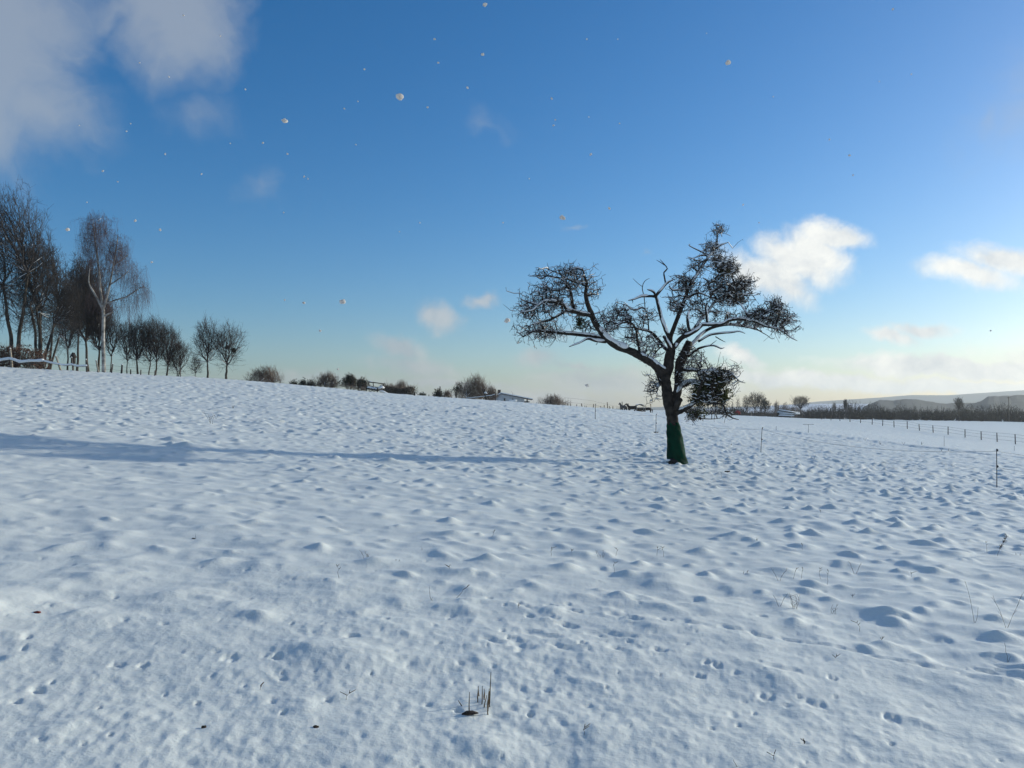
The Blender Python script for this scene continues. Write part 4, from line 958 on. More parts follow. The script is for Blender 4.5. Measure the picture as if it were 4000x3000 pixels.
# ---------------------------------------------------------------- paddock posts, feeder and ponies
def paddock():
    b = spot(2300, 95); root = empty('paddock_fence', b, 'line of thin uneven posts on the skyline between the round bush and the tree', 'fence')
    for (ut, vt, ub, y, w) in ((2218,1576,2217,92,.04),(2229,1576,2229,92,.045),(2253,1579,2251,94,.04),(2271,1576,2275,94,.055),(2284,1584,2285,98,.035),(2290,1585,2291,99,.04),(2319,1578,2316,96,.05),
                         (2340,1592,2340,102,.05),(2346,1586,2346,104,.04),(2360,1582,2360,104,.055),(2372,1571,2374,106,.055),(2380,1586,2381,108,.05),(2384,1591,2385,109,.03),(2394,1587,2394,110,.055),(2410,1589,2410,114,.03),(2418,1590,2418,116,.03),
                         (2430,1569,2431,116,.06),(2454,1576,2454,118,.06),(2542,1578,2542,126,.06),(2205,1580,2206,92,.035)):
        x0, x1 = (ub-2000)/F*y, (ut-2000)/F*y; z0 = gz(x0, y, .2); p0 = np.array([x0, y, z0])-b; p1 = np.array([x1, y, ztop(vt, y)])-b
        mb = MB(); mb.tube([p0, (p0+p1)/2, p1], [w, w, w*.9], 6, True, 1, ub, .06); mb.build('post', M['wood'], root, True)
    for h in (.5, 1.0):
        P = []
        for (u, y) in ((2205,92),(2251,94),(2316,96),(2360,104),(2394,110),(2431,116),(2454,118),(2542,126)):
            x = (u-2000)/F*y; P.append(np.array([x, y, gz(x, y)+h])-b)
        mb = MB(); mb.tube(P, .008, 4); mb.build('wire', M['wire'], root)
paddock()
PY = 112.0
def pony(u, y, rz, head, coat, label, scale=1.0):
    b = spot(u, y, .0); root = empty('pony', b, label, 'pony', 'ponies round the hay feeder', rz)
    s = scale
    V = [(0,0,.98),(.45,0,.97),(.62,0,.92),(-.45,0,1.0),(-.62,0,.95)]            # belly line, croup and shoulder
    E_ = [(0,1),(1,2),(0,3),(3,4)]; R_ = [.27,.27,.22,.27,.2]
    def add(p, par, r): V.append(p); E_.append((par, len(V)-1)); R_.append(r); return len(V)-1
    if head == 'up': n = add((.82,0,1.22), 2, .15); n = add((.98,0,1.45), n, .11); h = add((1.08,0,1.52), n, .10); h = add((1.28,0,1.36), h, .075); h = add((1.36,0,1.28), h, .06)
    else: n = add((.86,0,.98), 2, .15); n = add((1.08,0,.80), n, .11); h = add((1.18,0,.74), n, .10); h = add((1.26,0,.52), h, .075); h = add((1.28,0,.42), h, .06)
    for sx in (-1, 1):
        k = add((.55,sx*.15,.72), 2, .11); k = add((.56,sx*.15,.42), k, .065); k = add((.55,sx*.15,.12), k, .045); add((.58,sx*.15,.03), k, .06)
        k = add((-.56,sx*.15,.75), 4, .15); k = add((-.48,sx*.15,.55), k, .085); k = add((-.62,sx*.15,.38), k, .06); k = add((-.58,sx*.15,.12), k, .045); add((-.55,sx*.15,.03), k, .06)
    me = bpy.data.meshes.new('body'); me.from_pydata([tuple(c*s for c in v) for v in V], E_, []); o = bpy.data.objects.new('body', me); COL.objects.link(o); o.parent = root
    md = o.modifiers.new('skin', 'SKIN'); 
    for i, r in enumerate(R_): me.skin_vertices[0].data[i].radius = (r*s, r*s)
    me.skin_vertices[0].data[0].use_root = True
    md.use_smooth_shade = True; o.modifiers.new('sub', 'SUBSURF').levels = 1; o.modifiers['sub'].render_levels = 1; me.materials.append(M[coat])
    hd = V[9 if False else 8]
    for sx in (-1, 1):
        top = (1.05, 1.66) if head == 'up' else (1.10, .90)
        mb = MB(); mb.tube([(top[0]*s, sx*.06*s, (top[1]-.12)*s), (top[0]*s, sx*.07*s, top[1]*s)], [.035, .01], 5); mb.build('ear', M[coat], root)
    mn = [(.60,0,1.16),(.80,0,1.38),(.97,0,1.58)] if head == 'up' else [(.60,0,1.14),(.86,0,1.12),(1.10,0,.92)]
    mb = MB(); mb.tube([tuple(c*s for c in p) for p in mn], [.06, .07, .04], 6, True); mb.build('mane', M['coatd'], root, True)
    mb = MB(); mb.tube([(-.68*s,0,1.0*s),(-.82*s,0,.8*s),(-.80*s,0,.35*s)], [.05, .07, .03], 6); mb.build('tail', M['coatd'], root, True)
pony(2436, PY, 2.0, 'up', 'coatg', 'grey brown pony seen from behind beside the tall thin post', .95)
pony(2474, PY, 2.9, 'up', 'coatd', 'dark pony in light rug with raised head, left of the arched feeder', .95)
pony(2503, PY+2.6, 3.5, 'down', 'coatd', 'dark pony eating behind the arched feeder', .9)
pony(2528, PY+1.2, 2.9, 'down', 'coatd', 'black pony standing at the right end of the arched feeder', .9)
def feeder():
    y = PY; b = spot(2500, y); k = y/F; root = empty('hay_feeder', b, 'hay feeder with arched snow-dusted roof hoop among the ponies', 'hay feeder')
    q = lambda u, v, dy=0: np.array([(u-2500)*k, dy, ztop(v, y)-b[2]])
    for dy in (-.6, .8):
        for u in (2484, 2517):
            mb = MB(); mb.tube([q(u, 1616, dy), q(u, 1587, dy)], .035, 6); mb.build('post', M['metal'], root)
        P = [q(u, v, dy) for u, v in ((2481,1588),(2487,1583),(2495,1580.5),(2503,1581),(2510,1583.5),(2517,1588))]; mb = MB(); mb.tube(P, .05, 6); mb.build('hoop', M['dwood'], root, True)
    for v in (1594, 1606, 1613):
        mb = MB(); mb.tube([q(2484, v, -.6), q(2517, v, -.6)], .03, 5); mb.build('bar', M['metal'], root)
    P = [(q(u, v, -.6), q(u, v, .8)) for u, v in ((2486,1582.5),(2495,1579.3),(2503,1579.6),(2512,1582.8))]; mb = MB()
    for i in range(3): mb.add([P[i][0], P[i+1][0], P[i+1][1], P[i][1], P[i][0]+[0,0,.05], P[i+1][0]+[0,0,.05], P[i+1][1]+[0,0,.05], P[i][1]+[0,0,.05]], [(0,3,2,1),(4,5,6,7),(0,1,5,4),(1,2,6,5),(2,3,7,6),(3,0,4,7)])
    mb.build('roof_snow', M['snow'], root)
    mb = MB(); mb.tube([q(2487,1611,0), q(2500,1607,0), q(2514,1611,0)], [.2, .35, .2], 8, True, .7, 3, .1); mb.build('hay', M['straw'], root, True)
feeder()

# ---------------------------------------------------------------- electric fence across the field
def electric_fence():
    b = hit(2974, 1763); root = empty('electric_fence', b, 'thin electric fence stakes and wires crossing the field behind the fruit tree', 'fence')
    def stake(u0, v0, u1, v1, y=None, w=.011, ins=(0, .45)):
        p0 = np.array(hit(u0, v0, .04)); d = ray(u1, v1); p1 = np.array([d[0]/d[1]*p0[1], p0[1], EYE+d[2]/d[1]*p0[1]])
        a, c = p0-b, p1-b; mb = MB(); mb.tube([a, (a+c)/2, c], w*max(1, p0[1]/32), 6); o = mb.build('stake', M['black'], root, True)
        for t in ins:
            q = c+(a-c)*t; mb = MB(); mb.tube([q+[0, 0, -.03], q+[.035, 0, .0], q+[.02, 0, .03]], [.016, .026, .01], 6); mb.build('insulator', M['black'], o)
        return c
    tops = [stake(2325, 1637, 2326, 1578), stake(2562, 1691, 2563, 1618), stake(2972, 1763, 2977, 1671), stake(3894, 1906, 3893, 1753, ins=(.03, .43))]
    mb = MB(); f = np.array(hit(2562, 1692))-b; mb.box(f+[0, 0, .03], (.26, .05, .05)); mb.build('foot', M['black'], root)
    ext = tops[3]+np.array([3.4, -3.4, -.45])
    def wire(a, c, sag, off=0):
        t = np.linspace(0, 1, 12)[:, None]; P = a+(c-a)*t; P[:, 2] -= sag*4*(t*(1-t))[:, 0]+off; mb = MB(); mb.tube(P, .0032, 4); mb.build('wire', M['wire'], root)
    wire(tops[0], tops[1], .25, .05); wire(tops[1], tops[2], .25, .05); wire(tops[2], tops[3], .30, .07); wire(tops[3], ext, .05, .07)
    wire(tops[3], ext, .05, .5)
    for (u, v0, v1) in ((3158,1694,1658),(3688,1744,1702),(3032,1680,1665),(3962,1763,1742)):
        stake(u, v0, u, v1, w=.006, ins=())
    p = np.array(hit(3158, 1694))-b; d = ray(3158, 1658); z = EYE+d[2]/d[1]*(p[1]+b[1])-b[2]; mb = MB(); mb.tube([(p[0]-.5, p[1], z), (p[0]+.5, p[1], z)], .014, 5); mb.build('crossbar', M['wire'], root)
electric_fence()

# ---------------------------------------------------------------- post and wire fence of the far field
def far_fence():
    b = spot(3445, 141); root = empty('field_fence', b, 'row of dark posts with wires running down the far field on the right', 'fence')
    F1 = [(3099,1632),(3133,1635),(3168,1640),(3208,1641),(3245,1644.5),(3280,1646),(3319,1649),(3360,1653),(3405,1658),(3446,1664.5),(3491,1671.5),(3542,1679),(3590,1684),(3643,1691),(3701,1700),(3767,1710),(3830,1719),(3892,1727.5),(3963,1736),(4045,1750)]
    tops = []; foots = []; R = rng(6)
    for u, v in F1:
        s = (u-2000)/F; y = 67.5/s if u > 2900 else 200; y = 67.5/s
        x = 67.5; z = gz(x, y, .1); p0 = np.array([x, y, z])-b; h = 1.22*(.92+.2*R.random()); p1 = p0+[R.normal(0, .05), 0, h+.1]
        if u == 3168: p1[0] -= .5
        mb = MB(); mb.tube([p0, p1], [.075, .07], 6); mb.build('post', M['wood'], root, True); tops.append(p1); foots.append(p0)
    for h in (.35, .7, .98):
        P = np.array([f+(t-f)*h for f, t in zip(foots, tops)]); mb = MB(); mb.tube(P, .012, 4); mb.build('wire', M['wire'], root)
far_fence()

# ---------------------------------------------------------------- things across the far field
GO = 'orchard trees beyond the far field'
ltree(2918, 1540, 1616, 205, 24, 'left one of three bare orchard trees right of the leafy clump', 301, n=500, trunk_r=.12, fork=.3, group=GO, tipr=.012, tiplen=.4, snowy=.3)
ltree(2948, 1527, 1616, 205, 32, 'tallest of the three bare orchard trees right of the leafy clump', 302, n=900, trunk_r=.14, fork=.3, group=GO, tipr=.012, tiplen=.4, snowy=.3)
ltree(2972, 1532, 1616, 203, 24, 'narrow orchard tree behind the crooked one', 303, n=600, trunk_r=.11, fork=.3, group=GO, tipr=.012, tiplen=.4, snowy=.3)
rt, P_ = ltree(2985, 1556, 1617, 198, 22, 'crooked dark orchard tree with old leaves', 304, n=420, trunk_r=.15, fork=.3, group=GO, tipr=.012, tiplen=.3, lean=.06, off=5)
mb = MB(); R = rng(3); p = P_[P_[:, 2] > 2]; mb.leaves(np.repeat(p, 2, 0)+R.normal(0, .2, (len(p)*2, 3)), .14, 4); mb.build('foliage', M['dgreen'], rt)
ltree(2883, 1548, 1616, 210, 11, 'thin sapling just right of the leafy clump', 305, n=120, trunk_r=.05, fork=.4, group=GO, tipr=.012, tiplen=.4)
ltree(3126, 1546, 1625, 185, 44, 'flat-topped bare tree behind the snowy timber pile', 306, n=1000, trunk_r=.12, fork=.42, cz0=.45, group=GO, tipr=.012, tiplen=.4, up=.5, snowy=.3)
GF = 'scrub beyond the far field'
bush(3033, 1562, 215, 20, 'dark scrub left of the snowy timber pile', 311, 600, group=GF, tipr=.02)
bush(3065, 1566, 225, 26, 'pale rounded scrub behind the snowy timber pile', 312, 700, group=GF, tipr=.015, snowy=.8)
bush(3100, 1578, 235, 34, 'low scrub between pale scrub and flat-topped tree', 313, 500, group=GF, tipr=.02)
def pile():
    y = 180.0; b = spot(3078, y); k = y/F; root = empty('timber_pile', b, 'snow-covered pile of timber with a long slanting beam in the far field', 'timber pile')
    q = lambda u, v, dy=0: np.array([(u-3078)*k, dy, ztop(v, y)-b[2]])
    for i, (u0, v0, u1, v1, r, dy) in enumerate(((3040,1603,3104,1613,.16,-.4),(3036,1614,3115,1614,.17,0),(3036,1620,3122,1619,.18,-.2),(3034,1625,3098,1627,.18,-.5),(3040,1609,3090,1612,.14,.4),(3110,1612,3124,1613,.12,.2))):
        a, c = q(u0, v0, dy), q(u1, v1, dy); mb = MB(); mb.tube([a, c], r, 7); o = mb.build('beam', M['dwood'], root)
        s = MB(); s.tube([a+[0, -.03, r*.9], (a+c)/2+[0, -.03, r], c+[0, -.03, r*.9]], [r*1.0, r*1.15, r], 8, True, .8, i, .05); s.build('snow_cap', M['snow'], o, True)
    mb = MB(); mb.tube([q(3037,1612,-.3), q(3036,1620,-.4), q(3034,1627,-.4)], [.25, .35, .35], 8, True, 1, 3, .1); mb.build('stump', M['dwood'], root)
pile()
b = spot(3091, 176); mb = MB(); mb.box((0, 0, .95), (.3, .08, .4)); mb.box((0, .06, .4), (.06, .06, 1.1)); o = mb.build('sign', M['wall'], None); o.location = b; tagit(o, 'small white board on a stake in front of the timber pile', 'sign')
def red_thing():
    b = spot(2881, 200); root = empty('cart', b, 'small red cart beyond the field under the thin sapling', 'cart')
    mb = MB(); mb.tube([(-.35, 0, .3), (-.4, 0, .8), (-.1, 0, 1.15), (.35, 0, .95), (.45, 0, .35)], [.3, .42, .4, .38, .3], 8, True, .9, 2, .06); mb.build('body', M['red'], root, True)
    for s_ in (-1, 1): mb = MB(); mb.tube([(s_*.4, -.45, .22), (s_*.4, -.30, .22)], .22, 10); mb.build('wheel', M['black'], root)
red_thing()
def low_fence_far():
    b = spot(2930, 212); root = empty('board_fence', b, 'low grey board fence behind the orchard trees', 'fence'); R = rng(2)
    for i, u in enumerate(range(2700, 3035, 9)):
        x = (u-2000)/F*212; z = gz(x, 212, .1); mb = MB(); mb.box((x-b[0]+.28, 0, z-b[2]+.55), (.56, .05, 1.0+.12*R.random())); mb.build('board', M['wood'], root)
    for i, (u, h) in enumerate(((2935,1.5),(2830,1.2),(2770,1.1))):
        x = (u-2000)/F*208; z = gz(x, 208, .1); mb = MB(); mb.tube([(x-b[0], -4, z-b[2]), (x-b[0]-.1, -4, z-b[2]+h)], .09, 6); mb.build('post', M['pwood'], root)
low_fence_far()
# belt of woodland closing the far field
def wood_belt():
    R = rng(44); mb = MB(); fol = MB(); n = 0
    for i in range(250):
        u = 2690+i*7.4+R.normal(0, 5); row = R.integers(0, 3); y = 262+row*22+R.normal(0, 5)
        t = 2550 if u < 3160 else 0
        top = 1601 if u < 3130 else np.interp(u, [3130,3180,3240,3280,3330,3380,3450,3550,3640,3680,3740,3800,3860,3900,3960,4000,4100,4600], [1596,1590,1585,1592,1583,1580,1583,1592,1596,1590,1584,1592,1600,1588,1602,1590,1584,1588])
        top += R.normal(0, 4.5) - row*1.5+3 - 60*abs(float(pn(u/75., row+.5)))+11
        x = (u-2000)/F*y; z = float(hbase(x, y)); H = ztop(top, y)-z; w = H*.45+R.random()*1.2
        m = 40; a = R.normal(0, 1, (m, 3)); a /= np.linalg.norm(a, axis=1)[:, None]; c = np.array([x, y, z+H*.5]); p = c+a*(R.random(m)**.4)[:, None]*[w, w, H*.5]
        base = np.array([x, y, z])+R.normal(0, .3, (m, 3))*[1, 1, 0]; q = base+(p-base)*.45+R.normal(0, .25, (m, 3))
        mb.prisms(base, q, .08, .06); mb.prisms(q, p, .06, .03)
        e = p+R.normal(0, .5, (m, 3))+[0, 0, .35]; mb.prisms(p, e, .04, .016); e = p+R.normal(0, .6, (m, 3))+[0, 0, .3]; mb.prisms(p, e, .04, .016)
        if i % 4 == 0: fol.leaves(p[p[:, 2] < z+H*.8], .35, i)
    o = mb.build('woodland', M['wood_far'], None, kind='stuff'); fol.build('evergreen_scrub', M['dgreen'], o)
wood_belt()
ltree(3302, 1560, 1636, 258, 10, 'dark bushy tree standing above the left part of the woodland belt', 321, n=260, trunk_r=.12, fork=.5, cz0=.45, tipr=.03, tiplen=.5, group=GF, snowy=0)
ltree(3745, 1554, 1640, 258, 20, 'tall open-crowned tree standing above the woodland belt', 322, n=420, trunk_r=.16, fork=.45, cz0=.45, tipr=.02, tiplen=.6, group=GF, snowy=0)
ltree(3258, 1567, 1600, 420, 9, 'small round tree on the horizon left of the woodland belt top', 323, n=260, trunk_r=.12, fork=.3, cz0=.2, tipr=.04, tiplen=.6, group=GF, snowy=0)
b = spot(3940, 262); h = ztop(1549, 262)-b[2]; mb = MB(); mb.tube([(0, 0, 0), (0, 0, h)], [.14, .10], 7); mb.tube([(-.6, 0, h-.4), (.6, 0, h-.4)], .06, 5); o = mb.build('utility_pole', M['wood'], None); o.location = b; tagit(o, 'thin utility pole rising out of the woodland belt at far right', 'pole')

# ---------------------------------------------------------------- weeds, stalks and small bits on the snow
GW = 'dry stalks poking through the snow'
def stalks(u, v, hpx, kind, seed, label, lean=0.0, name='dry_stalk', mat_='straw', n=None):
    p = hit(u, v, .02); k = p[1]/F; H = hpx*k; R = rng(seed); root_mb = MB(); w = max(.0013, .32*k)
    def stem(x0, h, ln, curve=0, y0=0):
        t = np.linspace(0, 1, 6); P = np.c_[x0+ln*h*t+curve*h*t*t+R.normal(0, .006, 6)*t, y0+R.normal(0, .2)*h*t*.4, h*t]; root_mb.tube(P, np.linspace(w, w*.55, 6), 5); return P
    if kind == 'one':
        P = stem(0, H, lean, .1*R.normal()); 
        for j in range(3): a = P[-1-j//2]; root_mb.tube([a, a+[R.normal(0, .02), 0, .018]], [w*1.5, w], 4)
    elif kind == 'hook': stem(0, H, -.05, -.12); stem(.0, H*.4, .3)
    elif kind == 'multi':
        for j in range(n or 4):
            P = stem(R.normal(0, .02), H*(.45+.55*R.random()), R.normal(lean, .3), R.normal(0, .15))
            for i in (2, 3, 4):
                if R.random() < .6: a = P[i]; root_mb.tube([a, a+[R.normal(0, .12)*H*1.2, 0, .14*H]], [w*.8, w*.5], 4)
    elif kind == 'vee':
        for s_ in (-1, 1):
            P = stem(0, H*(.8+.2*R.random()), s_*.38+lean, s_*.1)
            for i in (2, 3, 4): a = P[i]; root_mb.tube([a, a+[s_*.06*H+R.normal(0, .05)*H, 0, .12*H]], [w*.8, w*.5], 4)
    elif kind == 'plume':
        P = stem(0, H, .30, .12); 
        for i in range(60):
            t = .35+.65*R.random(); j = t*5; a = P[int(min(4, j))]+(P[int(min(4, j))+1]-P[int(min(4, j))])*(j-int(min(4, j))); ln = .07*H
            root_mb.tube([a, a+[R.normal(.3, .8)*ln, R.normal(0, .6)*ln, ln*R.random()*1.4]], [w*1.3, w*1.6], 4)
    elif kind == 'lump':
        root_mb.tube([(-H, 0, 0), (-H*.3, 0, H*.4), (H*.4, 0, H*.35), (H, 0, 0)], [H*.25, H*.5, H*.45, H*.15], 7, True, .7, seed, .1); stem(H*.5, H*2, .1)
    o = root_mb.build(name, M[mat_], None); o.location = p; tagit(o, label, 'weed', GW); return o
c6 = lambda x, y: (2600+x/1.2764, 1700+y/1.2764)
c5 = lambda x, y: (1300+x/1.6592, 2000+y/1.6592)
c4 = lambda x, y: (x/1.276, 1700+y/1.276)
W = [(c6(1650,602),92,'plume','dark drooping seed plume standing alone near the right edge','dstraw'),(c6(1603,586),46,'one','faint thin stalk just left of the dark seed plume',0),
 (c6(1700,962),170,'vee','large forked pair of weed stems near the right edge',0),(c6(1541,936),170,'hook','tall faint curving stalk left of the large forked stems',0),(c6(1705,1132),88,'hook','hooked stalk rising from a mound below the large forked stems',0),
 (c6(638,864),78,'multi','branching weed with many stems right of the small mound with stubble',0),(c6(567,852),62,'vee','forked weed touching the many-stemmed one on its left',0),(c6(830,892),58,'multi','upright weed with side twigs in the middle of the right half',0),
 (c6(565,727),62,'vee','thin forked weed with a long left branch',0),(c6(632,717),46,'one','leaning thin stalk between two taller thin weeds',0),(c6(676,714),45,'one','thin stalk left of the straight pair',0),(c6(772,716),45,'one','left stalk of a straight pair',0),(c6(805,746),62,'one','right and taller stalk of a straight pair',0),
 (c6(944,692),66,'vee','spiky weed with one stem lying over to the right',0),(c6(396,692),24,'multi','stubble tuft on top of a rounded mound',0),(c6(970,978),42,'one','single stalk standing below the middle of the right half',0),
 (c6(735,132),26,'vee','dark broken twig sticking up on the slope right of the tree','dstraw'),(c6(323,54),18,'multi','small reddish tuft between the tree and the third fence stake',0),(c6(281,210),22,'one','short stem beside the bare dark patch near the tree',0),
 (c6(772,388),14,'one','short stub on a mound below the bent twig',0),(c6(1035,474),14,'multi','tiny dark tuft among the mounds',0),(c6(460,526),20,'multi','thin tuft on a peaked mound',0),(c6(682,566),26,'one','fine stalk right of the peaked mound',0),
 (c6(930,810),16,'one','very short stalk alone on smooth snow','dstraw'),(c6(1158,712),10,'multi','tiny sprig right of the spiky weed',0),(c6(1228,706),22,'one','faint upright stem right of the tiny sprig',0),(c6(1756,598),16,'multi','dark crumb of weed by the right edge behind the seed plume','dstraw'),
 (c6(840,1112),18,'one','slanting twiglet below the line of footprints',0),(c6(1087,1026),20,'one','fine twiglet just above the line of footprints',0),(c6(690,1532),24,'one','dark short stalk low in the right half','dstraw'),(c6(532,1620),42,'one','dark leaning stick at the bottom edge right of centre','dstraw'),(c6(352,1650),44,'hook','bent stem at the bottom edge',0),
 (c5(225,312),42,'multi','weed on the shoulder of the mound left of centre',0),(c5(427,318),16,'multi','small dark sprig on the crest of a low drift','dstraw'),(c5(565,246),10,'lump','dark clod on a low mound left of centre','dstraw'),(c5(42,430),56,'one','solitary bent grass stem on the smooth left-centre snow',0),(c5(755,368),16,'one','tiny stem right of the low drift crest',0),
 (c5(637,572),64,'hook','grass stem bowing to the left in the centre',0),(c5(790,556),52,'one','long grass stem leaning far to the right in the centre',0),(c5(1030,160),28,'one','short slanting stem upper centre',0),(c5(1415,286),38,'one','straight stem left of the broken tuft',0),(c5(1551,258),14,'one','tiny upright stem left of the broken tuft',0),
 (c5(1742,300),40,'multi','broken tuft of crossing stems right of centre',0),(c5(1830,282),32,'one','stem slanting beside the broken tuft',0),(c5(1822,396),46,'one','straight stem on the edge of a drift right of centre',0),(c5(75,1212),38,'one','slanting brown stem in the trodden snow left of the clump',0),(c5(1632,1442),44,'one','thin stem low right of the clump',0),(c5(1203,622),22,'one','stem standing in the first footprint',0),
 (c5(2100,282),36,'one','left stem of the pair above the right-centre mounds',0),(c5(2145,290),42,'one','right stem of the pair above the right-centre mounds',0),
 (c4(965,512),14,'lump','dark clod with a stub of stalk on the left slope','dstraw'),(c4(1508,1268) if False else c4(1290,1268),30,'one','slanting twig in the trodden snow near the lower left',0),
 ((825,1645),50,'multi','dry bush-like weed standing on the left slope','dstraw'),((910,1612),14,'multi','small dark sprig right of the dry bush-like weed','dstraw'),((845,1640),22,'vee','low twigs at the right foot of the dry bush-like weed','dstraw'),
 ((3379,1724),16,'vee','bent weed on the bank of the far field, leftmost of three','dstraw'),((3440,1736),20,'multi','spreading weed on the bank of the far field, middle one of three','dstraw'),((3530,1742),14,'vee','weed lying low on the bank of the far field','dstraw'),((3601,1743),18,'multi','upright weed on the bank of the far field','dstraw'),((3678,1762),14,'multi','dark stub on the bank below the thin stake','dstraw'),((3705,1762),12,'multi','pale weed just right of the dark stub on the bank',0)]
for i, (p, h, kd, lab, mt) in enumerate(W):
    lean = .9 if 'far to the right' in lab else (.35 if 'slant' in lab or 'lean' in lab else .08*((i*37) % 7-3)/3)
    stalks(p[0], p[1], h, kd, 500+i, lab, lean, mat_=mt or 'straw', n=7 if 'bush-like' in lab or 'many stems' in lab else None)
# the stubble clump at the bottom with the melted hole
def clump():
    b = hit(1870, 2765, .01); root = empty('stubble_clump', b, 'clump of stiff brown stalks by a melted hole in the foreground snow', 'weed', GW)
    for (u0, v0, u1, v1) in ((1833,2787,1834,2703),(1868,2740,1869,2680),(1866,2742,1867,2697),(1874,2720,1868,2682),(1882,2752,1884,2680),(1890,2728,1891,2690),(1893,2735,1892,2695),(1906,2790,1911,2690),(1912,2750,1918,2625),(1905,2775,1907,2728),(1889,2762,1902,2715),(1811,2757,1789,2735),(1915,2760,1912,2700)):
        p = np.array(hit(u0, v0, .02)); d = ray(u1, v1); c = np.array([d[0]/d[1]*p[1], p[1], EYE+d[2]/d[1]*p[1]]); R = rng(u0)
        mb = MB(); m = (p+c)/2+[R.normal(0, .003), R.normal(0, .01), 0]; mb.tube(np.array([p, m, c])-b, [.0032, .0028, .0014], 5); mb.build('stalk', M['straw'], root)
clump()
p = hit(1832, 2792, -.003); mb = MB(); mb.tube([(-.035, 0, 0), (-.01, 0, .006), (.02, .01, .004), (.045, .015, 0)], [.008, .022, .02, .006], 8, True, .35); o = mb.build('bare_patch', M['earth'], None, True); o.location = p; tagit(o, 'dark patch of bare earth in the melted hole at the foot of the stalks', 'earth')
for (u, v, s_, m_, lab, cat, nm) in ((145,2386,.055,'leaf','dark red fallen leaf on the snow at lower left','leaf','fallen_leaf'),(1232,2842,.03,'earth','dark crumb of leaf in the trodden snow left of the stalks','leaf','fallen_leaf'),(796,2843,.03,'earth','dark crumb of leaf in the trodden snow at lower left','leaf','fallen_leaf'),(2840,1844,.17,'earth','dark bare spot in the snow right of the tree foot','earth','bare_patch'),(2920,1845,.13,'earth','smaller bare spot right of the dark one by the tree','earth','bare_patch')):
    if u == 2920: continue
    p = hit(u, v, -.006); R = rng(u); t = np.linspace(0, 2*math.pi, 11)[:-1]; rr = s_*.5*(.6+.5*R.random(10)); V = [(0, 0, s_*.12)]+[(r*math.cos(a), r*.6*math.sin(a), s_*.08*R.normal()) for r, a in zip(rr, t)]
    V += [(x, y_, z-.006) for x, y_, z in V]; T = [(0, i+1, (i+1) % 10+1) for i in range(10)]+[(11, 11+(i+1) % 10+1, 11+i+1) for i in range(10)]; Q = [(i+1, 11+i+1, 11+(i+1) % 10+1, (i+1) % 10+1) for i in range(10)]
    mb = MB(); mb.add(V, Q, T); o = mb.build(nm, M[m_], None); o.location = p; tagit(o, lab, cat)

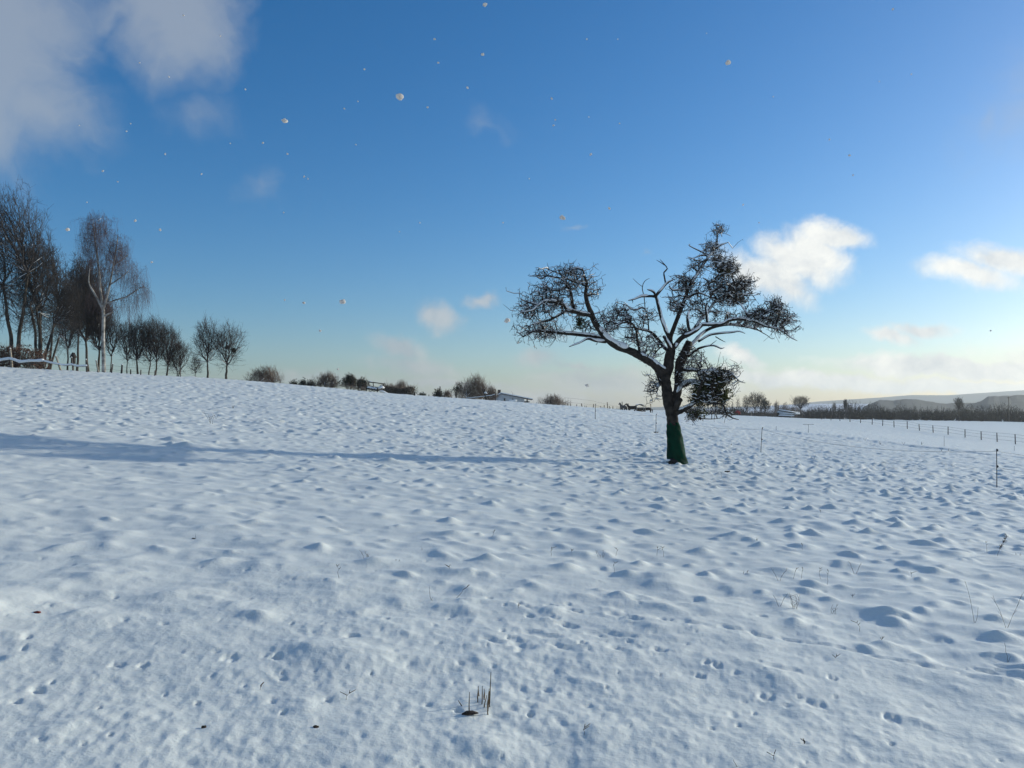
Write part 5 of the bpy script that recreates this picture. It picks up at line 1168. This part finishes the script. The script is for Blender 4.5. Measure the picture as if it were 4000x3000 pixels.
# ---------------------------------------------------------------- falling snow
def flakes():
    R = rng(90)
    def lump(seed, k=1):
        bm = bmesh.new(); bmesh.ops.create_icosphere(bm, subdivisions=2, radius=1); r = rng(seed)
        for v in bm.verts:
            c = v.co; n = float(pn(c.x*1.3+seed, c.y*1.3+c.z*1.7)); v.co = c*(1+1.1*n+.09*r.normal()); v.co.z *= .85
        me = bpy.data.meshes.new('snowflake'); [setattr(f, 'smooth', True) for f in bm.faces]; bm.to_mesh(me); bm.free(); me.materials.append(M['snowflake']); return me
    meshes = [lump(s) for s in range(1, 6)]
    def put(u, v, d, ypx, seed, label, asp=1.0, ang=0):
        dr = ray(u, v); y = ypx; o = bpy.data.objects.new('snowflake', meshes[seed % 5]); COL.objects.link(o); r = d/2*y/F
        o.location = (dr[0]/dr[1]*y, y, EYE+dr[2]/dr[1]*y); o.scale = (r*asp, r, r/asp); o.rotation_euler = (seed*.7, ang, seed*1.3 if asp == 1 else 0)
        tagit(o, label, 'snowflake', 'snowflakes drifting down')
    B = [(1560,378,34,'biggest falling snow clump, high in the sky left of centre'),(1112,472,24,'falling snow clump between the faint clouds, left of the biggest one'),(2843,246,22,'ragged falling snow clump high above the tree'),(2198,850,22,'falling snow clump in mid sky left of the tree top'),
         (1338,1178,22,'falling snow clump low in the sky right of the two lone trees'),(1980,1252,26,'falling snow clump just left of the fruit tree crown'),(2293,1506,16,'grey snowflake low over the paddock posts'),(1894,18,18,'falling snow clump touching the top of the picture'),
         (264,897,16,'falling snow clump between the tall tree and the birch top'),(1187,1183,12,'small snow clump left of the larger low one'),(1250,1292,12,'small snow clump lowest of those left of the fruit tree'),(2380,814,12,'small snow clump right of the mid sky clump'),(3318,607,10,'bright little flake alone in the right half of the sky')]
    for i, (u, v, d, lab) in enumerate(B): put(u, v, d*.85, 2.6+.3*(i % 4), i, lab)
    sm = [(1698,153,10),(1885,212,13),(1711,245,10),(1826,343,11),(1670,419,9),(1423,271,9),(1345,424,8),(1398,396,7),(2155,385,11),(2169,468,7),(2162,490,8),(2308,603,11),(2420,482,7),(2292,153,7),(2413,153,6),(1027,558,9),(1123,601,9),(958,349,9),(645,602,9),(716,60,9),
          (402,668,9),(787,680,8),(625,898,12),(528,862,12),(593,1024,10),(1188,690,8),(1203,698,7),(2236,712,0),(3488,36,11),(3240,545,8),(3332,684,7),(2903,800,7),(2067,698,6),(2300,457,6),(1112,1172,8),(1108,830,6),(660,300,7),(545,245,8),(494,513,7),(510,483,6),(860,140,7),
          (3560,290,6),(3435,318,6),(2965,870,6),(1965,870,7),(1640,870,6),(310,490,6),(460,710,7),(340,790,6),(900,560,6),(1560,905,6),(1390,565,6),(2760,130,5),(3020,378,5),(3870,1292,8),(1320,1442,10)]
    def small_label(u, v):
        if v < 300: w_ = 'near the top of the sky'
        elif v < 620: w_ = 'in the upper sky'
        else: w_ = 'low in the sky'
        if u < 500: s_ = 'above the trees at the left edge'
        elif u < 950: s_ = 'right of the birch top'
        elif u < 1500: s_ = 'above the two separate bare trees'
        elif u < 2100: s_ = 'above the low house'
        elif u < 2700: s_ = 'left of the fruit tree top'
        elif u < 3300: s_ = 'above the fruit tree'
        else: s_ = 'above the bright clouds at right'
        return 'tiny snowflake '+w_+' '+s_
    for i, (u, v, d) in enumerate(sm):
        if d: put(u, v, d*.8, 2.5+1.6*R.random(), i+3, small_label(u, v), 1.0, 0)
flakes()

# ---------------------------------------------------------------- haze
def build_haze():
    m = bpy.data.materials.new('winter_haze'); m.use_nodes = True; N = m.node_tree.nodes; L = m.node_tree.links
    N.remove(N['Principled BSDF']); v = N.new('ShaderNodeVolumePrincipled')
    v.inputs['Color'].default_value = (.90, .96, 1.0, 1); v.inputs['Density'].default_value = HAZE; v.inputs['Anisotropy'].default_value = .35
    L.new(v.outputs[0], N['Material Output'].inputs['Volume'])
    mb = MB(); z0, z1 = -16.0, 100.0
    mb.box((0, 600, (z0+z1)/2), (7200, 7200, z1-z0)); o = mb.build('haze', m); o['kind'] = 'stuff'
HAZE = 0.00022
build_haze()
